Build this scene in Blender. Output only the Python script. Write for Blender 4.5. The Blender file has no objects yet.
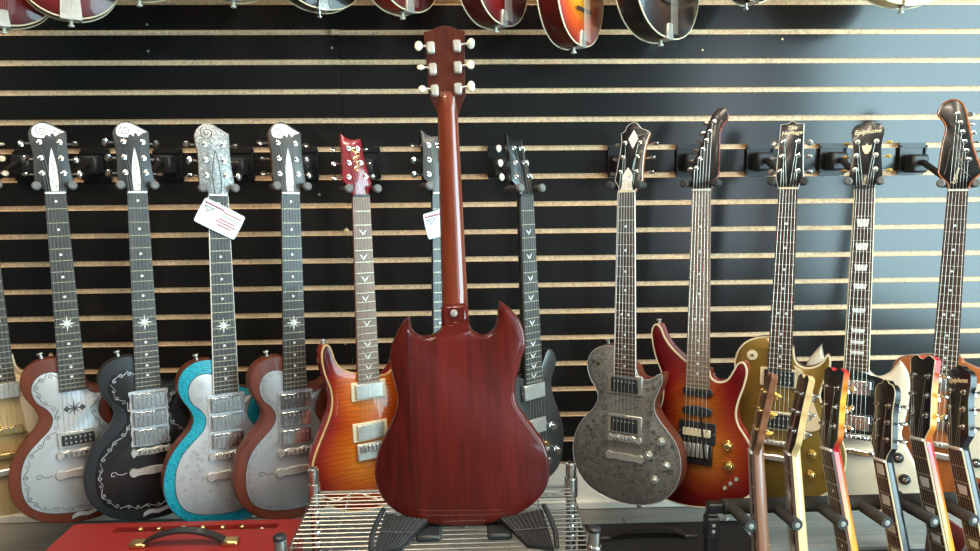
import bpy, bmesh, math, random
from mathutils import Vector, Matrix
random.seed(7)
scene = bpy.context.scene
COL = scene.collection
R = math.radians

# ------------------------------------------------------------------ camera
CAM_Z = 1.4
WALL_D = 1.9643
pitch, yaw, roll = -0.151794, 0.0335188, -0.0084924
fw = Vector((math.sin(yaw), math.cos(yaw), 0)); rt = Vector((math.cos(yaw), -math.sin(yaw), 0)); up = Vector((0, 0, 1))
f2 = fw*math.cos(pitch) + up*math.sin(pitch); u2 = up*math.cos(pitch) - fw*math.sin(pitch)
cx = rt*math.cos(roll) + u2*math.sin(roll); cy = u2*math.cos(roll) - rt*math.sin(roll)
cd = bpy.data.cameras.new('camera'); cam = bpy.data.objects.new('camera', cd); COL.objects.link(cam)
m = Matrix((cx, cy, -f2)).transposed().to_4x4(); m.translation = Vector((0, -WALL_D, CAM_Z)); cam.matrix_world = m
cd.sensor_fit = 'HORIZONTAL'; cd.sensor_width = 36.0; cd.lens = 708/980*36.0; cd.clip_start = 0.02
scene.camera = cam

# ------------------------------------------------------------------ world, lights, exposure
w = bpy.data.worlds.new('world'); scene.world = w; w.use_nodes = True
bg = w.node_tree.nodes['Background']; bg.inputs[0].default_value = (0.62, 0.80, 1.0, 1); bg.inputs[1].default_value = 2.2

def area(name, loc, target, sx, sy, energy, col):
    l = bpy.data.lights.new(name, 'AREA'); l.shape = 'RECTANGLE'; l.size = sx; l.size_y = sy; l.energy = energy; l.color = col
    o = bpy.data.objects.new(name, l); COL.objects.link(o); o.location = loc
    o.rotation_euler = (Vector(target)-Vector(loc)).to_track_quat('-Z', 'Y').to_euler(); return o
# daylight entering by the two shop windows (right wall and front wall, both behind the camera)
area('daylight_window_right', (2.66, -2.2, 1.5), (0, -2.2, 1.5), 2.4, 2.0, 215, (0.60, 0.90, 0.98))
area('daylight_window_front', (2.3, -4.36, 1.5), (2.3, 0, 1.5), .65, 2.0, 16, (0.80, 0.92, 1.0))
LAMPS = [(-1.25, -1.25), (0.0, -1.25), (1.25, -1.25), (-0.9, -2.9)]
vs = scene.view_settings
vs.view_transform = 'Standard'; vs.look = 'None'; vs.exposure = -0.12; vs.gamma = 1.0; vs.use_curve_mapping = False

# ------------------------------------------------------------------ materials
MATS = {}
def newmat(name):
    mt = bpy.data.materials.new(name); mt.use_nodes = True; MATS[name] = mt
    return mt, mt.node_tree, mt.node_tree.nodes['Principled BSDF']
def objcoord(nt, scale=(1, 1, 1), loc=(0, 0, 0)):
    tc = nt.nodes.new('ShaderNodeTexCoord'); mp = nt.nodes.new('ShaderNodeMapping')
    mp.inputs['Scale'].default_value = scale; mp.inputs['Location'].default_value = loc
    nt.links.new(tc.outputs['Object'], mp.inputs['Vector']); return mp.outputs['Vector']
def ramp(nt, fac, stops):
    r = nt.nodes.new('ShaderNodeValToRGB'); el = r.color_ramp.elements
    while len(el) < len(stops): el.new(0.5)
    for e, (p, c) in zip(el, stops): e.position = p; e.color = (*c, 1)
    nt.links.new(fac, r.inputs['Fac']); return r.outputs['Color']
def pm(name, col, rough=0.4, metal=0.0, coat=0.0, var=0.12, scale=40, bump=0.0, stretch=(1, 1, 1)):
    mt, nt, b = newmat(name)
    b.inputs['Roughness'].default_value = rough; b.inputs['Metallic'].default_value = metal
    b.inputs['Coat Weight'].default_value = coat; b.inputs['Coat Roughness'].default_value = 0.06
    v = objcoord(nt, stretch)
    n = nt.nodes.new('ShaderNodeTexNoise'); n.inputs['Scale'].default_value = scale; n.inputs['Detail'].default_value = 4
    nt.links.new(v, n.inputs['Vector'])
    lo = tuple(max(0, c*(1-var)) for c in col); hi = tuple(min(1, c*(1+var)) for c in col)
    nt.links.new(ramp(nt, n.outputs['Fac'], [(0.3, lo), (0.7, hi)]), b.inputs['Base Color'])
    if bump:
        bp = nt.nodes.new('ShaderNodeBump'); bp.inputs['Strength'].default_value = bump; bp.inputs['Distance'].default_value = 0.001
        nt.links.new(n.outputs['Fac'], bp.inputs['Height']); nt.links.new(bp.outputs['Normal'], b.inputs['Normal'])
    return mt
def wood(name, dark, light, rough=0.3, coat=0.5, scale=14, stretch=(1, 1, .08)):
    mt, nt, b = newmat(name); b.inputs['Roughness'].default_value = rough; b.inputs['Coat Weight'].default_value = coat; b.inputs['Coat Roughness'].default_value = 0.05
    v = objcoord(nt, stretch)
    n = nt.nodes.new('ShaderNodeTexNoise'); n.inputs['Scale'].default_value = scale; n.inputs['Detail'].default_value = 6; n.inputs['Roughness'].default_value = .65
    nt.links.new(v, n.inputs['Vector'])
    n2 = nt.nodes.new('ShaderNodeTexNoise'); n2.inputs['Scale'].default_value = scale*9; n2.inputs['Detail'].default_value = 3
    nt.links.new(v, n2.inputs['Vector'])
    ad = nt.nodes.new('ShaderNodeMath'); ad.operation = 'MULTIPLY_ADD'; ad.inputs[1].default_value = .45; nt.links.new(n2.outputs['Fac'], ad.inputs[0])
    nt.links.new(n.outputs['Fac'], ad.inputs[2])
    nt.links.new(ramp(nt, ad.outputs[0], [(0.5, dark), (0.95, light)]), b.inputs['Base Color']); return mt
def burst(name, stops, c1, r1, c2, r2, flame=0.0, rough=0.25, side=None):
    """painted sunburst: distance from the middle of the two bouts (object space, metres)"""
    mt, nt, b = newmat(name); b.inputs['Roughness'].default_value = rough+.1; b.inputs['Specular IOR Level'].default_value = .3; b.inputs['Coat Weight'].default_value = .4; b.inputs['Coat Roughness'].default_value = .05
    def dist(c, r):
        v = objcoord(nt, (1/r[0], 0, 1/r[1]), (-c[0]/r[0], 0, -c[1]/r[1]))
        ln = nt.nodes.new('ShaderNodeVectorMath'); ln.operation = 'LENGTH'; nt.links.new(v, ln.inputs[0]); return ln.outputs['Value']
    mn = nt.nodes.new('ShaderNodeMath'); mn.operation = 'SMOOTH_MIN'; mn.inputs[2].default_value = .25
    nt.links.new(dist(c1, r1), mn.inputs[0]); nt.links.new(dist(c2, r2), mn.inputs[1])
    col = ramp(nt, mn.outputs[0], stops)
    if flame:
        wv = nt.nodes.new('ShaderNodeTexWave'); wv.inputs['Scale'].default_value = 22; wv.inputs['Distortion'].default_value = 9; wv.inputs['Detail'].default_value = 3; wv.inputs['Detail Scale'].default_value = 1.2
        wv.bands_direction = 'Z'; tc = objcoord(nt, (.35, .35, 1.3)); nt.links.new(tc, wv.inputs['Vector'])
        mx = nt.nodes.new('ShaderNodeMix'); mx.data_type = 'RGBA'; mx.blend_type = 'MULTIPLY'; mx.inputs['Factor'].default_value = flame
        nt.links.new(col, mx.inputs['A']); nt.links.new(ramp(nt, wv.outputs['Fac'], [(0, (.35, .22, .15)), (1, (1, 1, 1))]), mx.inputs['B']); col = mx.outputs['Result']
    nt.links.new(col, b.inputs['Base Color']); return mt
def engraved(name, lo, hi, rough, scale, metal=.9, st=(.02, .14)):
    mt, nt, b = newmat(name); b.inputs['Metallic'].default_value = metal; b.inputs['Roughness'].default_value = rough
    v = objcoord(nt)
    n = nt.nodes.new('ShaderNodeTexNoise'); n.inputs['Scale'].default_value = scale*.5; n.inputs['Detail'].default_value = 2; n.inputs['Distortion'].default_value = 2.5; nt.links.new(v, n.inputs['Vector'])
    vo = nt.nodes.new('ShaderNodeTexVoronoi'); vo.feature = 'DISTANCE_TO_EDGE'; vo.inputs['Scale'].default_value = scale
    ds = nt.nodes.new('ShaderNodeVectorMath'); ds.operation = 'MULTIPLY_ADD'; ds.inputs[1].default_value = (.02, .02, .02); nt.links.new(n.outputs['Color'], ds.inputs[0]); nt.links.new(v, ds.inputs[2])
    nt.links.new(ds.outputs[0], vo.inputs['Vector'])
    sm = nt.nodes.new('ShaderNodeMath'); sm.operation = 'MULTIPLY'; nt.links.new(vo.outputs['Distance'], sm.inputs[0]); nt.links.new(n.outputs['Fac'], sm.inputs[1])
    nt.links.new(ramp(nt, sm.outputs[0], [(st[0], lo), (st[1], hi)]), b.inputs['Base Color'])
    bp = nt.nodes.new('ShaderNodeBump'); bp.inputs['Strength'].default_value = .35; bp.inputs['Distance'].default_value = .001; nt.links.new(sm.outputs[0], bp.inputs['Height']); nt.links.new(bp.outputs[0], b.inputs['Normal'])
    return mt

pm('slat_black', (.013, .012, .0115), rough=.2, var=.08, scale=6)
MATS['slat_black'].node_tree.nodes['Principled BSDF'].inputs['Specular IOR Level'].default_value = .5
pm('mdf', (.92, .63, .41), rough=.85, var=.28, scale=160, bump=.4)
pm('white_paint', (.90, .85, .75), rough=.5, var=.04, scale=5)
pm('cream_paint', (.75, .68, .52), rough=.5, var=.05, scale=5)
pm('dark_wall', (.05, .05, .05), rough=.6, var=.1, scale=4)
pm('room_wall', (.16, .155, .15), rough=.7, var=.04, scale=4)
pm('ceiling_paint', (.42, .40, .37), rough=.8, var=.05, scale=8)
pm('floor_vinyl', (.12, .11, .10), rough=.4, var=.2, scale=6)
wood('plank_grey', (.22, .20, .175), (.42, .385, .34), rough=.35, coat=.1, scale=10, stretch=(.1, 1, 1))
pm('black_metal', (.010, .010, .011), rough=.38, var=.15, scale=30)
pm('black_plastic', (.02, .021, .023), rough=.45, var=.2, scale=60)
pm('foam', (.035, .033, .031), rough=.8, var=.25, scale=90, bump=.4)
pm('foam_tip', (.16, .16, .155), rough=.6, var=.2, scale=60)
pm('chrome', (.74, .735, .72), rough=.2, metal=1, var=.05, scale=30)
pm('nickel', (.64, .62, .57), rough=.33, metal=.7, var=.1, scale=50)
pm('gold_hw', (.85, .60, .20), rough=.22, metal=1, var=.1, scale=40)
pm('bright_wire', (.44, .425, .39), rough=.3, metal=.85, var=.08, scale=30)
pm('string_steel', (.60, .57, .50), rough=.35, metal=.8, var=.05, scale=30)
pm('fret_metal', (.50, .44, .30), rough=.4, metal=.6, var=.05, scale=30)
pm('cream_plastic', (.82, .72, .48), rough=.35, var=.06, scale=20)
pm('white_plastic', (.80, .78, .72), rough=.3, var=.05, scale=20)
pm('pearl', (.80, .82, .80), rough=.2, var=.12, scale=120)
pm('ivory_button', (.80, .76, .60), rough=.3, var=.08, scale=60)
pm('amber_button', (.75, .45, .10), rough=.25, var=.15, scale=60)
pm('pickguard_cream', (.80, .66, .44), rough=.3, var=.05, scale=10)
pm('gloss_black', (.008, .008, .009), rough=.28, coat=.15, var=.1, scale=10)
pm('satin_black_metal', (.03, .034, .038), rough=.38, metal=.3, var=.1, scale=12)
pm('satin_grey', (.07, .07, .068), rough=.35, metal=.4, var=.1, scale=12)
pm('black_plate', (.05, .05, .052), rough=.32, metal=.7, var=.12, scale=10)
wood('ebony', (.012, .010, .009), (.05, .045, .04), rough=.45, coat=.1)
wood('ebony_grey', (.022, .022, .022), (.075, .075, .072), rough=.4, coat=.15)
wood('rosewood', (.035, .015, .009), (.10, .042, .022), rough=.5, coat=.05)
wood('rosewood_pale', (.16, .10, .07), (.30, .20, .15), rough=.5, coat=.05)
wood('mahogany_brown', (.095, .020, .009), (.18, .040, .018), rough=.45, coat=.12)
wood('mahogany_red', (.034, .0022, .0015), (.125, .0085, .0045), rough=.34, coat=.5, scale=15)
MATS['mahogany_red'].node_tree.nodes['Principled BSDF'].inputs['Specular IOR Level'].default_value = .25
wood('head_red', (.055, .008, .004), (.13, .024, .009), rough=.3, coat=.4, scale=15)
wood('neck_red', (.11, .014, .005), (.24, .046, .013), rough=.25, coat=.6, scale=11)
wood('neck_cherry', (.16, .010, .008), (.26, .02, .015), rough=.25, coat=.6)
wood('neck_brown', (.16, .06, .028), (.30, .13, .065), rough=.35, coat=.4)
wood('maple', (.62, .40, .16), (.82, .58, .28), rough=.3, coat=.5)
wood('orange_wood', (.30, .075, .016), (.50, .15, .035), rough=.28, coat=.5)
wood('natural_top', (.40, .26, .10), (.60, .42, .20), rough=.3, coat=.5)
pm('cherry_head', (.22, .008, .014), rough=.25, coat=.8, var=.15, scale=40)
pm('cherry_side', (.30, .012, .012), rough=.25, coat=.8, var=.1, scale=10)
pm('gold_paint', (.27, .165, .03), rough=.34, metal=.4, coat=.5, var=.06, scale=200)
pm('cream_white', (.80, .72, .56), rough=.25, coat=.6, var=.03, scale=6)
pm('turquoise', (.012, .30, .40), rough=.35, coat=.3, var=.5, scale=240)
pm('plate_silver', (.58, .60, .62), rough=.42, metal=.45, var=.06, scale=8)
pm('plate_grey', (.40, .415, .43), rough=.42, metal=.5, var=.08, scale=8)
pm('engrave_dark', (.05, .05, .05), rough=.5, var=.1, scale=30)
pm('engrave_grey', (.22, .22, .225), rough=.5, var=.1, scale=30)
pm('engrave_light', (.75, .76, .76), rough=.3, metal=.6, var=.1, scale=30)
engraved('plate_pewter', (.12, .118, .11), (.43, .415, .385), .5, 150, .75, (.006, .045))
engraved('plate_silver_floral', (.36, .36, .36), (.66, .67, .69), .4, 120, .4)
engraved('head_floral', (.16, .175, .18), (.52, .54, .54), .4, 150, .4)
engraved('head_inlay', (.12, .12, .12), (.90, .90, .88), .35, 130, .1, (.004, .022))
burst('burst_amber', [(.25, (.64, .18, .006)), (.58, (.50, .08, .003)), (.80, (.30, .014, .005)), (.98, (.08, .002, .004))], (0, .135), (.16, .155), (0, .30), (.12, .16), flame=.38)
burst('burst_cherry', [(.20, (.42, .13, .012)), (.50, (.30, .045, .006)), (.76, (.20, .006, .005)), (1.0, (.13, .002, .005))], (.02, .15), (.15, .16), (0, .25), (.11, .16), flame=.25)
burst('burst_mandolin', [(.25, (.95, .42, .03)), (.6, (.70, .09, .01)), (.95, (.22, .006, .006))], (0, .13), (.135, .135), (0, .2), (.09, .16))
burst('burst_tobacco', [(.25, (.10, .05, .02)), (.6, (.035, .012, .006)), (.95, (.012, .005, .004))], (0, .13), (.135, .135), (0, .2), (.09, .16))
burst('burst_red', [(.25, (.34, .035, .015)), (.6, (.20, .010, .008)), (.95, (.07, .004, .004))], (0, .13), (.135, .135), (0, .2), (.09, .16))
burst('burst_neck', [(.2, (.85, .40, .02)), (.65, (.75, .22, .015)), (1.0, (.50, .008, .012))], (0, .42), (1.2, .36), (0, .875), (1.2, .075))
pm('red_tolex', (.26, .012, .009), rough=.55, var=.2, scale=300, bump=.5)
pm('black_tolex', (.011, .011, .012), rough=.62, var=.3, scale=300, bump=.5)
pm('amp_panel', (.05, .025, .012), rough=.4, var=.2, scale=20)
pm('brass', (.70, .48, .20), rough=.3, metal=1, var=.1, scale=30)
pm('leather', (.018, .015, .013), rough=.4, var=.25, scale=80, bump=.3)
pm('tag_paper', (.66, .67, .70), rough=.6, var=.03, scale=20)
pm('print_red', (.55, .02, .03), rough=.6, var=.1, scale=20)
pm('print_dark', (.06, .06, .07), rough=.6, var=.1, scale=20)
pm('box_red', (.45, .03, .02), rough=.6, var=.1, scale=30)
pm('box_dark', (.03, .03, .03), rough=.6, var=.1, scale=30)
pm('maroon_vinyl', (.13, .012, .016), rough=.45, var=.1, scale=30)
pm('grey_case', (.18, .17, .165), rough=.6, var=.1, scale=60, bump=.3)
pm('white_cable', (.75, .74, .70), rough=.4, var=.04, scale=30)
def emis(name, col, s):
    mt, nt, b = newmat(name); b.inputs['Emission Color'].default_value = (*col, 1); b.inputs['Emission Strength'].default_value = s; b.inputs['Base Color'].default_value = (*col, 1)
emis('lamp_glow', (1.0, .86, .66), 14)

# ------------------------------------------------------------------ mesh builder
class MB:
    def __init__(s): s.v = []; s.f = []
    def add(s, vs, fs):
        o = len(s.v); s.v += [tuple(p) for p in vs]; s.f += [tuple(i+o for i in f) for f in fs]; return s
    def box(s, c, d, M=None, ch=0.0):
        x, y, z = d[0]/2, d[1]/2, d[2]/2
        if ch > 0:
            a = []
            for sx in (-1, 1):
                for sy in (-1, 1):
                    for sz in (-1, 1):
                        a.append(((sx*x, sy*(y-ch), sz*(z-ch)), (sx*(x-ch), sy*y, sz*(z-ch)), (sx*(x-ch), sy*(y-ch), sz*z)))
            bm = bmesh.new()
            for t in a:
                for p in t: bm.verts.new(p)
            r = bmesh.ops.convex_hull(bm, input=bm.verts); bm.verts.index_update()
            vs = [v.co.copy() for v in bm.verts]; fs = [[v.index for v in f.verts] for f in bm.faces]; bm.free()
        else:
            vs = [Vector((a, b, cc)) for a in (-x, x) for b in (-y, y) for cc in (-z, z)]
            fs = [(0, 1, 3, 2), (4, 6, 7, 5), (0, 4, 5, 1), (2, 3, 7, 6), (0, 2, 6, 4), (1, 5, 7, 3)]
        if M: vs = [M @ Vector(p) for p in vs]
        c = Vector(c); return s.add([Vector(p)+c for p in vs], fs)
    def tube(s, pts, r, n=6, closed=False, cap=True):
        pts = [Vector(p) for p in pts]; L = len(pts); rs = r if isinstance(r, (list, tuple)) else [r]*L
        vs = []; fs = []; prev = None
        for i, p in enumerate(pts):
            if closed: t = pts[(i+1) % L]-pts[i-1]
            else: t = pts[min(i+1, L-1)]-pts[max(i-1, 0)]
            if t.length < 1e-9: t = Vector((0, 0, 1))
            t.normalize()
            if prev is None:
                a = t.cross(Vector((0, 0, 1)));
                if a.length < .05: a = t.cross(Vector((0, 1, 0)))
            else: a = prev - t*prev.dot(t)
            if a.length < 1e-6: a = t.orthogonal()
            a.normalize(); prev = a; b = t.cross(a)
            for k in range(n):
                q = 2*math.pi*k/n; vs.append(p + (a*math.cos(q)+b*math.sin(q))*rs[i])
        for i in range(L if closed else L-1):
            j = (i+1) % L
            for k in range(n):
                k2 = (k+1) % n; fs.append((i*n+k, j*n+k, j*n+k2, i*n+k2))
        if cap and not closed: fs.append(tuple(range(n))[::-1]); fs.append(tuple((L-1)*n+k for k in range(n)))
        return s.add(vs, fs)
    def lathe(s, c, axis, prof, n=14):
        """prof: [(distance along axis, radius)]"""
        c = Vector(c); ax = Vector(axis).normalized()
        pts = [c+ax*h for h, _ in prof]; a = ax.orthogonal().normalized(); b = ax.cross(a); vs = []; fs = []
        for p, (_, r) in zip(pts, prof):
            for k in range(n): q = 2*math.pi*k/n; vs.append(p+(a*math.cos(q)+b*math.sin(q))*max(r, 1e-5))
        for i in range(len(prof)-1):
            for k in range(n):
                k2 = (k+1) % n; fs.append((i*n+k, i*n+k2, (i+1)*n+k2, (i+1)*n+k))
        fs.append(tuple(range(n))[::-1]); fs.append(tuple((len(prof)-1)*n+k for k in range(n)))
        return s.add(vs, fs)
    def prism(s, ol, levels):
        """ol: CCW outline (u,v); levels: [(inset, w)] from back to front. vertex = (u, -w, v)"""
        ol = ccw(ol); n = len(ol); nr = normals(ol); vs = []; fs = []
        for ins, wv in levels:
            for x, y in inset(ol, ins): vs.append((x, -wv, y))
        for i in range(len(levels)-1):
            for k in range(n):
                k2 = (k+1) % n; fs.append((i*n+k, i*n+k2, (i+1)*n+k2, (i+1)*n+k))
        fs.append(tuple(range(n))[::-1]); fs.append(tuple((len(levels)-1)*n+k for k in range(n)))
        return s.add(vs, fs)
def ccw(ol):
    a = sum(ol[i-1][0]*ol[i][1]-ol[i][0]*ol[i-1][1] for i in range(len(ol)))
    return list(ol) if a > 0 else list(ol)[::-1]
def normals(ol):
    n = len(ol); out = []
    for i in range(n):
        ax, ay = ol[i][0]-ol[i-1][0], ol[i][1]-ol[i-1][1]; bx, by = ol[(i+1) % n][0]-ol[i][0], ol[(i+1) % n][1]-ol[i][1]
        la = math.hypot(ax, ay) or 1; lb = math.hypot(bx, by) or 1
        x, y = ay/la+by/lb, -ax/la-bx/lb; l = math.hypot(x, y) or 1; out.append((x/l, y/l))
    return out
def reach(ol):
    """free width inward from every vertex of a CCW outline, eased along the outline"""
    n = len(ol); nr = normals(ol); out = []
    for i in range(n):
        x, y = ol[i]; dx, dy = -nr[i][0], -nr[i][1]; best = 1e3
        for j in range(n):
            if j == i or (j+1) % n == i: continue
            ax, ay = ol[j]; ex, ey = ol[(j+1) % n][0]-ax, ol[(j+1) % n][1]-ay
            den = dx*ey-dy*ex
            if abs(den) < 1e-9: continue
            t = ((ax-x)*ey-(ay-y)*ex)/den; q = ((ax-x)*dy-(ay-y)*dx)/den
            if t > 1e-6 and 0 <= q <= 1: best = min(best, t)
        ax, ay = x-ol[i-1][0], y-ol[i-1][1]; bx, by = ol[(i+1) % n][0]-x, ol[(i+1) % n][1]-y
        la = math.hypot(ax, ay) or 1; lb = math.hypot(bx, by) or 1
        if ax*by-ay*bx > 0 and (ax*bx+ay*by)/(la*lb) < .75: best = 0     # convex corner
        out.append(best)
    for _ in range(3):
        for rng in (range(n), range(n-1, -1, -1)):
            for i in rng:
                for k in (i-1, (i+1) % n):
                    dd = math.hypot(ol[i][0]-ol[k][0], ol[i][1]-ol[k][1]); out[i] = min(out[i], out[k]+.9*dd)
    return out
def inset(ol, d):
    """move an outline inward, less where it gets narrow or turns a sharp corner"""
    ol = ccw(ol)
    if d <= 0: return ol
    return [(x-nx*min(d, r*.33), y-ny*min(d, r*.33)) for (x, y), (nx, ny), r in zip(ol, normals(ol), reach(ol))]
def smooth(pts, sub=4):
    """closed Hermite curve; a third element 1 marks a sharp corner"""
    n = len(pts); out = []
    P = [Vector((p[0], p[1])) for p in pts]; S = [len(p) > 2 for p in pts]
    for i in range(n):
        p0, p1 = P[i], P[(i+1) % n]; d = (p1-p0).length
        def tan(k):
            if S[k % n]: return Vector((0, 0))
            t = P[(k+1) % n]-P[(k-1) % n]; return t.normalized()*d if t.length > 0 else t
        m0, m1 = tan(i), tan(i+1)
        if S[i]: m0 = (p1-p0)*.6
        if S[(i+1) % n]: m1 = (p1-p0)*.6
        for k in range(sub):
            t = k/sub; t2 = t*t; t3 = t2*t
            q = p0*(2*t3-3*t2+1)+m0*(t3-2*t2+t)+p1*(-2*t3+3*t2)+m1*(t3-t2); out.append((q.x, q.y))
    return out
def mesh_of(mb, mat, sm=True, k=1.0):
    me = bpy.data.meshes.new('mesh'); me.from_pydata([(x*k, y*k, z*k) for x, y, z in mb.v], [], mb.f)
    bm = bmesh.new(); bm.from_mesh(me); bmesh.ops.recalc_face_normals(bm, faces=bm.faces); big = [f for f in bm.faces if len(f.verts) > 16]
    for f in bm.faces: f.smooth = sm and f not in big
    bmesh.ops.triangulate(bm, faces=big, ngon_method='EAR_CLIP'); bm.to_mesh(me); bm.free()
    if sm:
        me.set_sharp_from_angle(angle=R(38))
    me.materials.append(MATS[mat]); me.update(); return me
def part(name, mb, mat, parent=None, sm=True, k=1.0, label=None):
    o = bpy.data.objects.new(name, mesh_of(mb, mat, sm, k)); COL.objects.link(o)
    if parent: o.parent = parent
    if label: o['label'] = label
    return o
def tag(o, label=None, cat=None, group=None, kind=None):
    if label: o['label'] = label
    if cat: o['category'] = cat
    if group: o['group'] = group
    if kind: o['kind'] = kind
    return o
def empty(name, loc=(0, 0, 0)):
    o = bpy.data.objects.new(name, None); COL.objects.link(o); o.location = loc; o.empty_display_size = .05; return o
def text_mesh(txt, size, M, mat, name, parent, shear=.25, extrude=.0004, label=None):
    c = bpy.data.curves.new('t', 'FONT'); c.body = txt; c.size = size; c.align_x = 'CENTER'; c.align_y = 'CENTER'; c.shear = shear; c.extrude = extrude; c.offset = size*.018; c.resolution_u = 2
    o = bpy.data.objects.new('t', c); COL.objects.link(o); bpy.context.view_layer.update()
    me = bpy.data.meshes.new_from_object(o.evaluated_get(bpy.context.evaluated_depsgraph_get())); bpy.data.objects.remove(o); bpy.data.curves.remove(c)
    me.transform(M); me.materials.clear(); me.materials.append(MATS[mat])
    ob = bpy.data.objects.new(name, me); COL.objects.link(ob); ob.parent = parent
    if label: ob['label'] = label
    return ob

# ------------------------------------------------------------------ the room
FLOOR = -0.10; CEIL = 2.95; XL, XR, YF = -3.0, 2.7, -4.4
def struct(name, mb, mat, parent=None, sm=False):
    o = part(name, mb, mat, parent, sm)
    if not parent: o['kind'] = 'structure'
    return o
struct('floor', MB().box(((XL+XR)/2, YF/2, FLOOR-.05), (XR-XL+.4, -YF+.4, .1)), 'floor_vinyl')
struct('ceiling', MB().box(((XL+XR)/2, YF/2, CEIL+.05), (XR-XL+.4, -YF+.4, .1)), 'ceiling_paint')
struct('wall_left', MB().box((XL-.05, YF/2, (FLOOR+CEIL)/2), (.1, -YF+.2, CEIL-FLOOR)), 'dark_wall')
def wall_window(name, fixed, along, lo, hi, w0, w1, z0, z1, mat):
    mb = MB()
    def bx(a0, a1, q0, q1):
        c = (a0+a1)/2
        if along == 'y': mb.box((fixed, c, (q0+q1)/2), (.1, a1-a0, q1-q0))
        else: mb.box((c, fixed, (q0+q1)/2), (a1-a0, .1, q1-q0))
    bx(lo, w0, FLOOR, CEIL); bx(w1, hi, FLOOR, CEIL); bx(w0, w1, FLOOR, z0); bx(w0, w1, z1, CEIL)
    return struct(name, mb, mat)
wall_window('wall_right', XR+.05, 'y', YF, .1, -3.4, -1.0, .5, 2.5, 'room_wall')
wall_window('wall_front', YF-.05, 'x', XL, XR, 1.97, 2.63, .5, 2.5, 'room_wall')
for nm, fx, al, a0, a1 in (('window_1', XR+.05, 'y', -3.4, -1.0), ('window_2', YF-.05, 'x', 1.97, 2.63)):
    mb = MB()
    for a in (a0+.02, (a0+a1)/2, a1-.02):
        if al == 'y': mb.box((fx+.03, a, 1.5), (.04, .05, 2.0))
        else: mb.box((a, fx-.03, 1.5), (.05, .04, 2.0))
    for z in (.52, 2.48):
        if al == 'y': mb.box((fx+.03, (a0+a1)/2, z), (.04, a1-a0, .05))
        else: mb.box(((a0+a1)/2, fx-.03, z), (a1-a0, .04, .05))
    struct(nm, mb, 'black_metal')
# slatwall: recessed raw board behind two panels of separate slats
wall = struct('wall_back', MB().box(((XL+XR)/2, .030, (.535+CEIL)/2), (XR-XL, .04, CEIL-.535)).box(((XL+XR)/2, .056, (FLOOR+CEIL)/2), (XR-XL, .012, CEIL-FLOOR)), 'mdf')
Z0 = CAM_Z+.43223; SP = .0762; GAP = .0135; SEAM = -.3274
def slat_mesh(h, wd):
    mb = MB().box((0, 0, 0), (wd, .010, h))
    me = mesh_of(mb, 'slat_black', False); me.materials.append(MATS['mdf'])
    for p in me.polygons:
        if abs(p.normal.z) > .5: p.material_index = 1
    return me
wl, wr = SEAM-XL-.0009, XR-SEAM-.0009
ml, mr = slat_mesh(SP-GAP, wl), slat_mesh(SP-GAP, wr)
k = 17
while True:
    zc = Z0-SP*k+SP/2           # slat above slot k
    if zc+SP/2 > CEIL-.01: break
    for me, x, dz in ((ml, XL+wl/2, .0006), (mr, XR-wr/2, 0)):
        o = bpy.data.objects.new('slat', me); COL.objects.link(o); o.parent = wall; o.location = (x, .005, zc+dz+random.uniform(-.0004, .0004))
    k -= 1
for x, z in ((-.828, 1.777), (-.831, 1.710), (-.349, 1.717), (.645, 1.709), (.863, 1.737), (-.345, .91), (-.40, 1.33)):
    part('screw', MB().lathe((x, -.0002, z), (0, -1, 0), [(0, .0035), (.0012, .003), (.0016, .001)], 10), 'nickel' if x < .5 else 'brass', wall)
for x, z in ((-.345, 1.757), (-.330, 1.23)):
    part('chipped_edge', MB().lathe((x, -.0004, z), (0, -1, 0), [(0, .008), (.0012, .005)], 5), 'mdf', wall)
struct('baseboard_back', MB().box(((XL+XR)/2, .03, .47), (XR-XL, .06, .13)).box(((XL+XR)/2, .02, .412), (XR-XL, .075, .018)), 'white_paint')
plat = struct('trim_1', MB().box(((XL+XR)/2, -.10, .145), (XR-XL, .32, .49)), 'dark_wall')
for i in range(5):
    y = .05-.062*(i+.5)
    for j in range(5):
        x0 = XL+.02+1.14*j+(i % 2)*.3; x1 = min(x0+1.137, XR-.02)
        part('plank', MB().box(((x0+x1)/2, y, .3955+.0004*random.random()), (x1-x0, .0612, .009)), 'plank_grey', plat, False)
# ceiling lamps
for i, (x, y) in enumerate(LAMPS):
    e = empty('ceiling_lamp', (x, y, CEIL-.06)); tag(e, ['long ceiling lamp above the leftmost wall guitars', 'long ceiling lamp above the red guitar', 'long ceiling lamp above the rack of guitars', 'long ceiling lamp behind the camera'][i], 'lamp', 'ceiling lamps')
    part('housing', MB().box((0, 0, .035), (.9, .16, .05), ch=.008), 'white_paint', e, False)
    part('diffuser', MB().box((0, 0, 0), (.86, .12, .022), ch=.006), 'lamp_glow', e, False)
    l = bpy.data.lights.new('lamp_light', 'AREA'); l.shape = 'RECTANGLE'; l.size = .86; l.size_y = .12; l.energy = 22; l.color = (1.0, .83, .62)
    o = bpy.data.objects.new('lamp_light', l); COL.objects.link(o); o.location = (x, y, CEIL-.08)

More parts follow.
